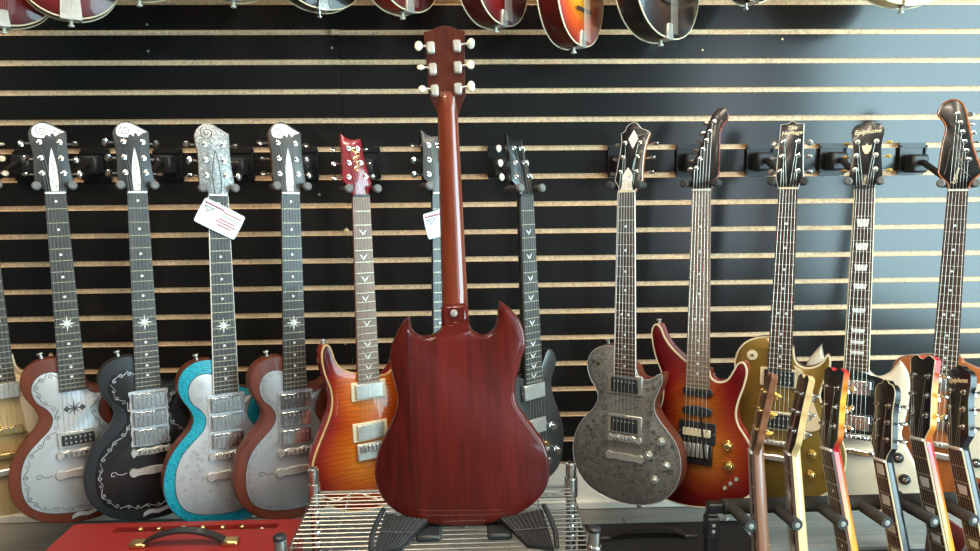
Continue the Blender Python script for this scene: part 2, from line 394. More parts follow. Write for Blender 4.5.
# ------------------------------------------------------------------ guitar outlines (mm: across, along from the nut)
def mirror_tail(left, right): return left+right
Z_BODY = [(-28, -388, 1), (-50, -387), (-77, -395), (-97, -413), (-106, -442), (-99, -473), (-82, -502), (-75, -527), (-86, -553), (-111, -581), (-133, -614), (-145, -655), (-145, -697), (-129, -737), (-97, -770), (-50, -789), (0, -796),
          (50, -790), (97, -770), (128, -738), (144, -697), (145, -658), (133, -618), (110, -588), (88, -562), (77, -540), (77, -520), (86, -494), (96, -466), (95, -449, 1), (86, -449), (73, -459), (52, -466), (36, -460), (28, -442, 1)]
Z_PLATE = [(-27, -424, 1), (-45, -420), (-63, -424), (-78, -438), (-84, -460), (-76, -488), (-57, -508), (-47, -530), (-54, -555), (-76, -578), (-102, -606), (-117, -640), (-121, -679), (-116, -715), (-100, -741), (-69, -758), (-30, -766), (0, -768),
           (30, -766), (69, -758), (100, -741), (116, -715), (121, -679), (117, -640), (102, -606), (80, -580), (60, -556), (50, -535), (51, -515), (61, -492), (68, -476, 1), (52, -484), (36, -479), (27, -466, 1)]
PRS_BODY = [(-26, -428, 1), (-43, -423), (-64, -411), (-79, -392), (-87, -367), (-93, -353), (-103, -350), (-111, -364), (-112, -388), (-106, -421), (-95, -455), (-92, -488), (-99, -520), (-116, -558), (-134, -595), (-145, -625), (-148, -657), (-143, -687), (-124, -722), (-92, -750), (-50, -766), (0, -771),
            (50, -766), (92, -750), (124, -722), (143, -687), (148, -657), (143, -622), (128, -585), (108, -548), (96, -515), (94, -485), (101, -455), (104, -430), (98, -408), (86, -400), (76, -410), (66, -428), (48, -440), (28, -440, 1)]
SMALL_BODY = [(-26, -440, 1), (-45, -432), (-58, -405), (-70, -383), (-85, -385), (-94, -412), (-86, -440), (-74, -468), (-76, -500), (-92, -540), (-108, -592), (-108, -640), (-90, -684), (-55, -708), (0, -716),
              (55, -706), (88, -684), (105, -640), (108, -592), (89, -536), (73, -496), (69, -465), (81, -439), (90, -415), (76, -385), (60, -383), (42, -407), (27, -434, 1)]
STRAT_BODY = [(-28, -412, 1), (-50, -395), (-69, -377), (-84, -356), (-94, -334), (-106, -325), (-116, -340), (-114, -372), (-105, -408), (-92, -440), (-85, -475), (-86, -510), (-98, -550), (-122, -600), (-140, -645), (-145, -690), (-132, -725), (-95, -755), (-45, -768), (10, -766),
              (65, -752), (112, -725), (140, -690), (145, -650), (132, -610), (112, -576), (95, -550), (89, -525), (94, -492), (107, -450), (111, -417), (103, -401), (92, -404), (83, -420), (67, -446), (46, -453), (30, -444), (26, -428, 1)]
LP_BODY = [(-28, -366, 1), (-53, -371), (-81, -384), (-100, -408), (-107, -438), (-104, -470), (-95, -500), (-93, -525), (-103, -555), (-128, -590), (-148, -620), (-157, -655), (-152, -695), (-128, -735), (-90, -762), (-45, -775), (0, -779),
           (45, -775), (88, -760), (126, -732), (151, -690), (157, -650), (150, -612), (124, -562), (100, -525), (93, -500), (97, -475), (106, -448), (112, -425), (110, -403), (104, -400, 1), (96, -417), (81, -430), (58, -436), (40, -429), (32, -415), (28, -390, 1)]
SG_BODY = [(-26, -448, 1), (-36, -465), (-52, -470), (-68, -455), (-79, -427), (-83, -402, 1), (-100, -425), (-117, -455), (-121, -500), (-115, -550), (-106, -590), (-110, -625), (-125, -660), (-145, -700), (-152, -740), (-143, -780), (-110, -808), (-55, -820), (0, -823),
           (55, -820), (110, -808), (143, -780), (152, -735), (142, -690), (122, -648), (107, -614), (113, -572), (119, -522), (117, -465), (106, -440), (95, -427, 1), (88, -440), (72, -462), (50, -473), (33, -464), (26, -450, 1)]
OFFSET_BODY = [(-26, -408, 1), (-55, -414), (-87, -422), (-105, -435), (-116, -462), (-116, -497), (-105, -535), (-105, -565), (-125, -600), (-145, -650), (-155, -700), (-140, -750), (-95, -785), (-30, -795), (40, -785),
               (100, -760), (140, -715), (150, -660), (135, -605), (115, -565), (112, -530), (125, -495), (125, -460), (105, -440), (73, -433), (45, -422), (30, -405, 1)]
REAR_SG = [(28, -445, 1), (33, -455), (50, -465), (74, -465), (89, -452), (93, -426, 1), (101, -430), (117, -451), (132, -484), (136, -513), (130, -552), (124, -591), (132, -625), (149, -659), (167, -697), (176, -741), (170, -781), (147, -816), (104, -843), (56, -856), (0, -862),
           (-53, -859), (-106, -846), (-150, -820), (-176, -787), (-183, -742), (-175, -702), (-155, -667), (-133, -634), (-119, -607), (-118, -572), (-128, -534), (-141, -495), (-140, -466), (-129, -437), (-107, -412), (-90, -399, 1), (-88, -416), (-85, -440), (-77, -459), (-60, -468), (-41, -464), (-30, -450), (-28, -433, 1)]
Z_HEAD = [(-22, 0, 1), (-23, 12), (-39, 27, 1), (-39, 56), (-38, 93), (-44, 135), (-39, 149), (-29, 160), (-14, 166), (0, 163), (14, 155), (34, 144, 1), (33, 111), (34, 69), (39, 30, 1), (26, 14), (22, 0, 1)]
Z_POSTS = [(-23, 118, -1), (-23, 82, -1), (-23, 47, -1), (18, 118, 1), (18, 81, 1), (21, 47, 1)]
CROWN_HEAD = [(-20, 0, 1), (-21, 14), (-32, 30, 1), (-26, 76), (-22, 123), (-25, 146, 1), (-15, 152), (-12, 162), (1, 171), (14, 169), (26, 156), (40, 150), (49, 144, 1), (41, 119), (37, 81), (37, 44), (39, 31, 1), (28, 17), (20, 0, 1)]
CROWN_POSTS = [(-13, 122, -1), (-16, 86, -1), (-19, 50, -1), (26, 120, 1), (22, 86, 1), (22, 50, 1)]
PRS_HEAD = [(-21, 0, 1), (-23, 18), (-40, 36, 1), (-39, 65), (-35, 101), (-37, 126), (-36, 147, 1), (-22, 137), (-6, 133), (14, 137, 1), (15, 113), (19, 82), (27, 42), (31, 30, 1), (22, 12), (20, 0, 1)]
PRS_POSTS = [(-20, 113, -1), (-22, 79, -1), (-26, 46, -1), (3, 113, 1), (8, 80, 1), (17, 48, 1)]
BIRD_HEAD_L = [(-20, 0, 1), (-25, 38), (-21, 66), (-10, 98), (0, 130), (11, 166), (20, 181), (30, 189), (43, 188), (50, 176), (49, 163), (39, 150), (34, 132), (35, 105), (36, 68), (37, 38, 1), (27, 20), (20, 0, 1)]
BIRD_POSTS_L = [(20, 158, -1), (12, 136, -1), (5, 115, -1), (-2, 95, -1), (-8, 73, -1), (-15, 52, -1)]
SHIELD_HEAD = [(-22, 0, 1), (-24, 10), (-29, 27), (-28, 87), (-26, 158, 1), (-10, 159), (0, 165), (10, 159), (26, 158, 1), (28, 87), (32, 30, 1), (24, 10), (22, 0, 1)]
SHIELD_POSTS = [(-17, 114, -1), (-18, 79, -1), (-20, 43, -1), (16, 114, 1), (18, 80, 1), (20, 43, 1)]
EPI_HEAD = [(-21, 0, 1), (-22, 13), (-36, 31, 1), (-32, 83), (-31, 105), (-36, 142), (-27, 158), (-14, 161), (-7, 168), (7, 168), (14, 162), (27, 159), (37, 144), (32, 105), (33, 83), (38, 31, 1), (24, 13), (21, 0, 1)]
EPI_POSTS = [(-21, 116, -1), (-22, 82, -1), (-23, 47, -1), (21, 116, 1), (21, 82, 1), (22, 47, 1)]
BIRD_HEAD_R = [(-20, 0, 1), (-21, 16), (-37, 34), (-43, 44, 1), (-39, 109), (-33, 151), (-41, 170), (-52, 185), (-48, 204), (-32, 217), (-15, 217), (-1, 204), (11, 164), (24, 106), (38, 66), (46, 43, 1), (27, 22), (20, 0, 1)]
BIRD_POSTS_R = [(-11, 184, 1), (-4, 162, 1), (2, 140, 1), (8, 117, 1), (13, 95, 1), (19, 74, 1)]
BOOK_HEAD = [(-21, 0, 1), (-24, 10), (-36, 28, 1), (-35, 60), (-34, 100), (-39, 158, 1), (-20, 166), (0, 158), (20, 166), (39, 158, 1), (34, 100), (35, 60), (36, 28, 1), (24, 10), (21, 0, 1)]
BOOK_POSTS = [(-24, 126, -1), (-24, 88, -1), (-24, 50, -1), (24, 126, 1), (24, 88, 1), (24, 50, 1)]
REAR_HEAD = [(-20, -28, 1), (-23, -12), (-38, 20, 1), (-38, 70), (-41, 139, 1), (-28, 141), (-10, 148), (8, 148), (28, 141), (41, 139, 1), (38, 70), (37, 20, 1), (21, -12), (18, -28, 1)]
REAR_POSTS = [(28, 111, 1), (26, 72, 1), (24, 32, 1), (-24, 113, -1), (-24, 74, -1), (-23, 34, -1)]

FRAMES = {
'0':((-1.1464, -0.24, 1.3498),(-0.0466, 0.0789, 0.9958),(0.4978, -0.8624, 0.0916),1.0094),
'1':((-0.972, -0.24, 1.3463),(-0.0344, 0.0789, 0.9963),(0.4989, -0.8624, 0.0855),1.0093),
'2':((-0.7803, -0.24, 1.3461),(-0.0087, 0.0791, 0.9968),(0.5007, -0.8626, 0.0728),1.0067),
'3':((-0.5908, -0.24, 1.3376),(-0.0019, 0.0783, 0.9969),(0.5011, -0.8627, 0.0688),1.0164),
'4':((-0.4187, -0.24, 1.3404),(0.0075, 0.0788, 0.9969),(0.5015, -0.8627, 0.0644),1.0106),
'5':((-0.2505, -0.24, 1.3331),(-0.0171, 0.0792, 0.9967),(0.5002, -0.8625, 0.0771),1.0057),
'6':((-0.059, -0.24, 1.337),(-0.0031, 0.0775, 0.997),(0.4704, -0.8797, 0.0699),1.0267),
'7':((0.1498, -0.24, 1.3303),(-0.0313, 0.0786, 0.9964),(0.6424, -0.7622, 0.0803),1.0125),
'8':((0.3913, -0.24, 1.3365),(0.0057, 0.0809, 0.9967),(-0.5456, -0.835, 0.0709),0.9838),
'9':((0.576, -0.24, 1.3386),(0.008, 0.0766, 0.997),(-0.5454, -0.8354, 0.0685),1.0397),
'10':((0.7918, -0.24, 1.3409),(0.0286, 0.0789, 0.9965),(-0.4993, -0.8625, 0.0826),1.0091),
'11':((0.9832, -0.24, 1.3403),(0.0206, 0.0804, 0.9965),(-0.5299, -0.8443, 0.0791),0.9897),
'12':((1.219, -0.24, 1.332),(0.0383, 0.0785, 0.9962),(-0.558, -0.8253, 0.0865),1.0145),
'sg':((-0.0342, -0.477, 1.5234),(-0.0233, 0.0989, 0.9948),(0.0023, 0.9951, -0.0989),1.0),
}

# ------------------------------------------------------------------ guitar builder
class Guitar:
    def __init__(g, name, label, group, frame, L, cat='guitar'):
        N, v, n, k = frame; N = Vector(N); v = Vector(v).normalized(); n = Vector(n); n = (n-v*n.dot(v)).normalized(); u = v.cross(n)
        g.k = k/1000; g.L = L; g.N, g.u, g.v, g.n = N, u, v, n
        g.root = empty(name); M = Matrix((u, -n, v)).transposed().to_4x4(); M.translation = N-v*L*g.k; g.root.matrix_world = M
        tag(g.root, label, cat, group); g.hv = 1.035
    def P(g, u, v, w=0): return (u, -w, v+g.L)
    def part(g, name, mb, mat, parent=None, sm=True, label=None):
        return part(name, mb, mat, parent or g.root, sm, g.k, label)
    def pr(g, ol, levels): return MB().prism([(x, y+g.L) for x, y in ol], levels)
    def world(g, u, v, w=0): return g.N+(g.u*u+g.v*v+g.n*w)*g.k
    # --- pieces
    def body(g, ol, mat, back=-53, front=-8, rnd=5, binding=None, top=None, bw=2.2, side_mat=None, sub=4):
        o = smooth(ol, sub); r = rnd
        lv = [(r, back), (r*.3, back+r*.3), (0, back+r), (0, front-r*.7), (r*.25, front-r*.2), (r*.8, front)]
        g.bodyo = g.part('body', g.pr(o, lv), side_mat or mat)
        if side_mat or top:
            g.part('top', g.pr(inset(o, 1.2), [(0, front-2.0), (0, front+.2), (.7, front+.7)]), top or mat, g.bodyo)
        if binding:
            g.part('binding', MB().tube([(x, -(front-1.2), y+g.L) for x, y in inset(o, .6)], bw, 5, True), binding, g.bodyo)
        g.front = front; g.ol = o
    def plate(g, ol, mat, edge='engrave_dark', h=1.0, w0=None):
        o = smooth(ol, 4); w0 = g.front if w0 is None else w0
        p = g.part('metal_top', g.pr(o, [(0, w0-.5), (0, w0+h-.3), (.5, w0+h)]), mat)
        if edge: g.part('plate_edge', MB().tube([(x, -(w0+h-.2), y+g.L) for x, y in o], .9, 4, True), edge, p)
        g.pw = w0+h; g.plateo = p; g.po = o; return p
    def scrolls(g, mat, step=26, dist=11, r=.75, size=8.5, upto=None):
        """engraved scrolls running along the edge of the metal top"""
        o = inset(g.po, dist); acc = 0; side = 1; w = g.pw+.1; nr = normals(o); n = len(o)
        for i in range(n):
            x, y = o[i]; x0, y0 = o[i-1]; acc += math.hypot(x-x0, y-y0)
            if acc < step or (abs(x) < 34 and y > -640): continue
            acc = 0; nx, ny = nr[i]; tx, ty = -ny, nx; pts = []
            def at(a, b): return (x+tx*a+nx*b, -w, y+ty*a+ny*b+g.L)
            for q in range(6): t = q/6; pts.append(at(-step*.95*(1-t)+size*.2*t, -side*size*.75*(1-t)+side*size*t*1.0))
            for q in range(12):
                a = math.pi/2-q*.62; rad = size*(1-q/13); pts.append(at(size*.2+rad*math.cos(a), side*rad*math.sin(a)))
            g.part('engraved_scroll', MB().tube(pts, r, 3, cap=False), mat, g.plateo); side = -side
    def flowers(g, mat, n, r0, r1, r, seed=3, clear=56):
        """engraved blossoms and tendrils spread over the metal top"""
        rnd = random.Random(seed); o = g.po; xs = [p[0] for p in o]; ys = [p[1] for p in o]; got = []; w = g.pw+.1
        def inside(x, y):
            c = False
            for i in range(len(o)):
                (ax, ay), (bx, by) = o[i-1], o[i]
                if (ay > y) != (by > y) and x < (bx-ax)*(y-ay)/(by-ay)+ax: c = not c
            return c
        for _ in range(9000):
            if len(got) >= n: break
            x, y, q = rnd.uniform(min(xs), max(xs)), rnd.uniform(min(ys), max(ys)), rnd.uniform(r0, r1)
            if abs(x) < clear-q*.3 and y > -690: continue
            if not all(inside(x+(q+7)*math.cos(a), y+(q+7)*math.sin(a)) for a in (0, .8, 1.6, 2.4, 3.1, 3.9, 4.7, 5.5)): continue
            if any(math.hypot(x-a, y-b) < (q+c)*.95 for a, b, c in got): continue
            got.append((x, y, q)); a0 = rnd.uniform(0, 6)
            if rnd.random() < .55:
                pts = [g.P(x+q*(.62+.38*math.cos(5*t))*math.cos(t+a0), y+q*(.62+.38*math.cos(5*t))*math.sin(t+a0), w) for t in [i*.2094 for i in range(30)]]
                f = g.part('engraved_flower', MB().tube(pts, r, 3, True), mat, g.plateo)
            else:
                pts = [g.P(x+q*(1-i/22)*math.cos(i*.5+a0), y+q*(1-i/22)*math.sin(i*.5+a0), w) for i in range(20)]
                g.part('engraved_tendril', MB().tube(pts, r, 3), mat, g.plateo)
    def neck(g, mat, fb='ebony', end=-400, scale=628, nf=22, wn=43, we=56, heel=-430, depth=22, fbend=None, fbind=None, frets='fret_metal', inlay='dots', nut='white_plastic'):
        g.scale = scale; g.wn = wn; g.we = we; fbend = fbend or -scale*(1-2**(-nf/12))-8; g.fbend = fbend
        def hw(v): return (wn+(we-wn)*min(1, -v/-fbend))/2
        g.hw = hw
        mb = MB(); vs = []; n = 10; secs = [26, 12, -8, -26, -120, -240, heel+60, heel+25, heel]
        for i, v in enumerate(secs):
            a = hw(min(v, 0))-.2; d = depth*(1+.12*(-v/400)); d = d*(.5, .85, 1)[min(i, 2)] if i < 7 else (d+6 if i == 7 else d+16)
            for k in range(n+1):
                q = math.pi*k/n; vs.append(g.P(-a*math.cos(q), v, -5.5-max(0, v)*.3-d*math.sin(q)**.85))
        fs = []; m = n+1
        for i in range(len(secs)-1):
            for k in range(n): fs.append((i*m+k, i*m+k+1, (i+1)*m+k+1, (i+1)*m+k))
            fs.append((i*m+n, i*m, (i+1)*m, (i+1)*m+n))
        fs += [tuple(range(m)), tuple((len(secs)-1)*m+k for k in range(m))[::-1]]
        g.necko = g.part('neck', mb.add(vs, fs), mat)
        o = [(-hw(0), 0), (-hw(fbend), fbend), (hw(fbend), fbend), (hw(0), 0)]
        g.fbo = g.part('fretboard', g.pr(o, [(0, -6), (0, -1.2), (1.5, 0)]), fb)
        if fbind:
            for s in (-1, 1):
                g.part('neck_binding', MB().tube([g.P(s*hw(0), 0, -1.6), g.P(s*hw(fbend), fbend, -1.6)], 1.9, 5), fbind, g.fbo)
        me = mesh_of(MB().box((0, 0, 0), (1000, 1.7, 1.6)), frets, False, g.k)
        for i in range(1, nf+1):
            v = -scale*(1-2**(-i/12)); o_ = bpy.data.objects.new('fret', me); COL.objects.link(o_); o_.parent = g.fbo
            o_.location = Vector(g.P(0, v, .4))*g.k; o_.scale = ((2*hw(v)-1.5)/1000, 1, 1)
        g.part('nut', MB().box(g.P(0, 2, -1), (wn-.5, 7, 5), ch=.8), nut)
        g.inlays(inlay)
    def fv(g, i): return -g.scale*(1-2**(-i/12))
    def fmid(g, i): return (g.fv(i)+g.fv(i-1))/2
    def inlays(g, kind):
        if kind is None: return
        def dot(u, v, r=3.2): g.part('inlay', MB().lathe(g.P(u, v, -.2), (0, -1, 0), [(0, r), (.45, r)], 10), 'pearl', g.fbo)
        def poly(pts): g.part('inlay', g.pr(pts, [(0, -.2), (0, .3)]), 'pearl', g.fbo)
        fr = [3, 5, 7, 9, 12, 15, 17, 19, 21]
        if kind in ('dots', 'star', 'plus'):
            if kind == 'star': dot(0, g.fmid(1))
            for f in fr:
                v = g.fmid(f)
                if f == 12 and kind == 'star':
                    v = g.fv(12)+6; st = [];
                    for a in range(16):
                        q = math.pi*a/8; rr = (20 if a % 4 == 0 else 15) if a % 2 == 0 else 6.2; st.append((rr*math.sin(q)*.95, v+rr*math.cos(q)))
                    poly(st)
                elif f == 12: dot(-9, v); dot(9, v)
                else: dot(0, v)
        elif kind == 'trap':
            for f in [3, 5, 7, 9, 12, 15, 17, 19]:
                v = g.fmid(f); h = (g.fv(f-1)-g.fv(f))*.34; a = g.hw(v)*.62; poly([(-a, v+h*.8), (-a*.8, v-h), (a*.8, v-h), (a, v+h*.8)])
        elif kind == 'block':
            for f in [1, 3, 5, 7, 9, 12, 15, 17, 19]:
                v = g.fmid(f); h = (g.fv(f-1)-g.fv(f))*.33; a = g.hw(v)*.62; poly([(-a, v+h), (-a, v-h), (a, v-h), (a, v+h)])
        elif kind == 'bird':
            for f in fr:
                v = g.fmid(f); s = 1 if f % 4 == 1 else -1
                poly([(-10*s, v+5), (-4*s, v+1), (-1*s, v-6), (2*s, v), (10*s, v+6), (4*s, v-3), (0, v-9), (-5*s, v-4)])
    def tp(g, u, v, h=0):      # a point on the tilted headstock face
        v *= g.hv; return g.P(u, v*math.cos(g.tilt)+h*math.sin(g.tilt), -v*math.sin(g.tilt)+h*math.cos(g.tilt)-2)
    def head(g, ol, mat, face, tilt=11, th=14, edge=None, sub=3, ew=1.1):
        g.tilt = R(tilt); o = ccw(smooth(ol, sub)); g.ho = o
        def pz(o, levels):
            mb = MB(); n = len(o); nr = normals(o); vs = []; fs = []
            for ins, h in levels:
                for (x, y), (nx, ny) in zip(o, nr): vs.append(g.tp(x-nx*ins, y-ny*ins, h))
            for i in range(len(levels)-1):
                for k in range(n): k2 = (k+1) % n; fs.append((i*n+k, i*n+k2, (i+1)*n+k2, (i+1)*n+k))
            fs += [tuple(range(n))[::-1], tuple((len(levels)-1)*n+k for k in range(n))]
            return mb.add(vs, fs)
        g.pz = pz
        g.heado = g.part('headstock', pz(o, [(1, -th), (0, -th+1), (0, -1.6)]), mat)
        g.faceo = g.part('headstock_face', pz(o, [(0, -1.6), (0, -.3), (.5, 0)]), face, g.heado)
        if edge: g.part('headstock_binding', MB().tube([g.tp(x, y, -.6) for x, y in o], ew, 4, True), edge, g.heado)
        g.th = th
    def face_inlay(g, ol, mat, name='headstock_inlay', sub=3, label=None):
        return g.part(name, g.pz(ccw(smooth(ol, sub)), [(0, 0), (0, .6)]), mat, g.faceo, label=label)
    def tuners(g, posts, btn='chrome', hw='chrome', reach=18, bs=8, angles=None, hs=1.0):
        g.posts = posts
        for i, (x, y, s) in enumerate(posts):
            mb = MB(); c = Vector(g.tp(x, y, 0)); nrm = (Vector(g.tp(x, y, 10))-c).normalized(); ux = Vector((1, 0, 0))
            mb.lathe(c, nrm, [(0, 6.2), (1.6, 6.2), (2.2, 3.4), (7.5, 2.9), (8.5, 3.4), (9, 2.5)], 10)
            # edge of the headstock at this height
            xe = max((px*s for (px, py) in g.ho if abs(py-y) < 12), default=abs(x)+8)
            b0 = Vector(g.tp(x, y, -g.th-5)); b1 = Vector(g.tp(s*(xe+reach-4), y+2, -g.th-5))
            mb.box(Vector(g.tp(x, y-2, -g.th-5)), (13*hs, 9*hs, 19*hs), ch=3); mb.tube([b0, b1], 2.2, 6)
            o = g.part('tuning_peg', mb, hw)
            a = random.uniform(0, math.pi) if angles is None else angles
            M = Matrix.Rotation(a, 3, 'X')
            bm = MB(); ax = Vector((s, 0, .08)); c2 = b1
            prof = [(-5, 1.5), (-3, bs*.55), (1, bs*.95), (5, bs), (9, bs*.8), (11, bs*.4)]
            tmp = MB().lathe((0, 0, 0), (s, 0, .05), prof, 10)
            vs = [M @ Vector((p[0], p[1]*.45, p[2])) + c2 for p in tmp.v]; bm.add(vs, tmp.f)
            g.part('peg_button', bm, btn, o)
    def strings(g, vb=None, spread=52, wb=9, n=6):
        vb = vb or -g.scale
        nutx = [(-.5+i/(n-1))*(g.wn-9) for i in range(n)]; brx = [(-.5+i/(n-1))*spread for i in range(n)]
        ps = sorted([p for p in g.posts if p[2] < 0], key=lambda p: p[1])+sorted([p for p in g.posts if p[2] > 0], key=lambda p: -p[1])
        if len({p[2] for p in g.posts}) == 1: ps = sorted(g.posts, key=lambda p: p[1], reverse=(g.posts[0][2] > 0))
        for i in range(n):
            pts = [g.P(brx[i], vb, wb), g.P(nutx[i], 0, 2.2)]
            if i < len(ps): pts.append(g.tp(ps[i][0]+(2.5 if ps[i][0] < nutx[i] else -2.5), ps[i][1], 5))
            g.part('string', MB().tube(pts, max(.28, .46-.03*i), 4), 'string_steel')
    def humbucker(g, v, ring='cream_plastic', cover='nickel', w=None, rw=90, rh=46, poles='nickel', slots=False, cw=70, chh=37):
        w = w if w is not None else g.front
        e = g.part('pickup_ring', MB().box(g.P(0, v, w+2), (rw, 6, rh), ch=1.2), ring) if ring else None
        c = g.part('pickup', MB().box(g.P(0, v, w+5), (cw, 12, chh), ch=1.5), cover, e or g.root)
        mb = MB()
        for i in range(6):
            for dv in ((-9, 9) if slots else (9,)):
                mb.lathe(g.P(-25+10*i, v+dv, w+10.5), (0, -1, 0), [(0, 2.4), (1.2, 2.2)], 8)
        g.part('pole_piece', mb, poles, c, label='row of round pole screws')
        for sx in (-1, 1):
            if e: g.part('ring_screw', MB().lathe(g.P(sx*(rw/2-3.5), v, w+4.8), (0, -1, 0), [(0, 1.8), (.8, 1.4)], 8), 'nickel', e)
    def tom(g, v, mat='nickel', w=None, ww=84, h=13):
        w = w if w is not None else g.front
        mb = MB().box(g.P(0, v, w+9), (ww-14, 9, h), ch=2)
        for s in (-1, 1): mb.lathe(g.P(s*(ww/2-5), v, w), (0, -1, 0), [(0, 5), (12, 5), (13, 3)], 10)
        b = g.part('bridge', mb, mat)
        for i in range(6): g.part('saddle', MB().box(g.P(-26+10.4*i, v, w+15), (6, 4, 8), ch=1), mat, b)
    def stopbar(g, v, mat='nickel', w=None, ww=98, h=15):
        w = w if w is not None else g.front
        o = smooth([(-ww/2, v), (-ww/2+5, v+h/2), (-ww/2+16, v+h/2-2), (0, v+h/2), (ww/2-16, v+h/2-2), (ww/2-5, v+h/2), (ww/2, v), (ww/2-5, v-h/2), (0, v-h/2-1), (-ww/2+5, v-h/2)], 3)
        b = g.part('tailpiece', g.pr(o, [(2, w), (0, w+3), (0, w+9), (2.5, w+11)]), mat)
        for s in (-1, 1): g.part('stud', MB().lathe(g.P(s*(ww/2-7), v, w+10.5), (0, -1, 0), [(0, 4.4), (1.8, 3.6)], 10), 'engrave_dark', b)
    def knob(g, u, v, mat='nickel', r=9.5, h=14, w=None, top=None):
        w = w if w is not None else g.front
        k = g.part('knob', MB().lathe(g.P(u, v, w), (0, -1, 0), [(0, r*1.12), (2, r*1.12), (2.6, r), (h-2, r*.9), (h, r*.72)], 16), mat)
        if top: g.part('knob_cap', MB().lathe(g.P(u, v, w+h-.2), (0, -1, 0), [(0, r*.55), (1.2, r*.4)], 12), top, k)
    def button(g, u, v, du, dv, mat='gold_hw', w=None):
        w = w if w is not None else (g.front-22)
        d = Vector((du, 0, dv)).normalized()
        g.part('strap_button', MB().lathe(g.P(u, v, w), d, [(-4, 4.5), (3, 3.5), (8, 4), (11, 7), (13.5, 6.5), (14, 3)], 10), mat)
    def toggle(g, u, v, ring='cream_plastic', tip='cream_plastic', r=11):
        t = g.part('toggle_switch', MB().lathe(g.P(u, v, g.front), (0, -1, 0), [(0, r), (2.2, r), (2.4, r-3)], 18), ring)
        g.part('switch_tip', MB().lathe(g.P(u, v, g.front+2), Vector((.2, -1, .2)), [(0, 3.4), (5, 3), (6, 1.8), (14, 2.8), (18, 2)], 8), tip, t)

def hanger(g, label, plate_x=None, u0=36, tip='foam_tip'):
    """black slatwall hanger carrying guitar g at its headstock"""
    c = g.world(0, 22, -34); px = c.x if plate_x is None else plate_x; pz = c.z+.055
    e = empty('wall_hanger', (px, -.001, pz-.05)); tag(e, label, 'hanger', 'guitar hangers on the slatwall'); o = Vector((px, -.001, pz-.05))
    def lo(p): return tuple(Vector(p)-o)
    zt, zb = 1.4512 if pz < 1.6 else pz+.03, 1.375 if pz < 1.6 else pz-.046
    mb = MB().box(lo((px, -.003, (zt+zb)/2)), (.074, .004, zt-zb+.012))
    mb.box(lo((px, -.006, zt-.004)), (.078, .010, .006)); mb.box(lo((px, -.006, zb+.003)), (.078, .010, .005))
    for s in (-1, 1): mb.box(lo((px+s*.036, -.006, (zt+zb)/2)), (.004, .010, zt-zb))
    part('bracket', mb, 'black_metal', e, False)
    part('block', MB().box(lo((px, -.028, pz-.006)), (.046, .044, .05), ch=.006), 'black_plastic', e)
    part('arm', MB().tube([lo((px, -.03, pz-.004)), lo((px, -.06, pz-.004)), lo(Vector((px, -.06, pz-.004)).lerp(c, .6)+Vector((0, 0, -.006))), lo(c)], .0085, 8), 'black_metal', e)
    y = MB().tube([lo(g.world(s*u, 18+dz, w)) for s, u, w, dz in ((-1, u0, 15, 0), (-1, u0+1, -12, 0), (-1, u0-3, -34, 0), (-1, 16, -46, 2), (1, 16, -46, 2), (1, u0-3, -34, 0), (1, u0+1, -12, 0), (1, u0, 15, 0))], .0085, 8)
    yo = part('yoke', y, 'foam', e)
    for s in (-1, 1):
        part('foam_tip', MB().lathe(lo(g.world(s*u0, 18, 8)), g.n, [(0, .009), (.004, .0102), (.010, .0102), (.0135, .007)], 12), tip, yo)
    return e

WALLG = 'guitars hanging in a row on the slatwall'
def zem(key, label, body_mat, plate_mat, head_face, tags):
    g = Guitar('electric_guitar', label, WALLG, FRAMES[key], 796)
    g.body(Z_BODY, body_mat, back=-56, rnd=7, **tags.get('body', {}))
    return g
def zhead(g, face, side='mahogany_brown', inl='head_inlay'):
    g.head(Z_HEAD, side, face, tilt=7)
    if inl:
        g.face_inlay([(0, 106, 1), (4, 88), (8, 60), (9, 30), (7, 6, 1), (-7, 6, 1), (-9, 30), (-8, 60), (-4, 88)], inl)
        g.face_inlay([(-34, 132), (-36, 146), (-27, 158), (-14, 162), (0, 159), (14, 151), (30, 143, 1), (18, 138), (10, 132, 1), (4, 140), (0, 131, 1), (-8, 136), (-12, 129), (-20, 128)], inl)
        g.part('engraved_scroll', MB().tube([g.tp(-17+(12-q*.55)*math.cos(q*.55+2.2), 145+(11-q*.5)*math.sin(q*.55+2.2), .8) for q in range(20)], .8, 3), 'engrave_dark', g.faceo)
        g.part('engraved_scroll', MB().tube([g.tp(-2+q*2, 148-q*.7+3*math.sin(q*1.2), .8) for q in range(13)], .7, 3), 'engrave_dark', g.faceo)
        g.part('engraved_scroll', MB().tube([g.tp(3.5*math.sin(q*.9)*(1-q/40), 12+q*3.0, .8) for q in range(27)], .6, 3), 'engrave_dark', g.faceo)
    g.tuners(Z_POSTS, btn='chrome', reach=17, bs=10)
def zbridge(g, w):
    o = smooth([(-46, -622), (-40, -612), (-32, -616), (-20, -612), (0, -615), (20, -612), (32, -616), (40, -612), (46, -622), (40, -633), (32, -629), (0, -631), (-32, -629), (-40, -633)], 3)
    b = g.part('bridge', g.pr(o, [(0, w), (0, w+7), (2, w+9)]), 'nickel')
    for i in range(6): g.part('saddle', MB().box(g.P(-26+10.4*i, -622, w+10), (6.5, 4, 11), ch=1), 'chrome', b)
    o = smooth([(-52, -670), (-44, -660), (-32, -663), (-10, -661), (10, -661), (32, -663), (44, -660), (52, -670), (44, -682), (30, -679), (0, -681), (-30, -679), (-44, -682)], 3)
    g.part('tailpiece', g.pr(o, [(0, w), (0, w+4), (1.5, w+6)]), 'nickel')
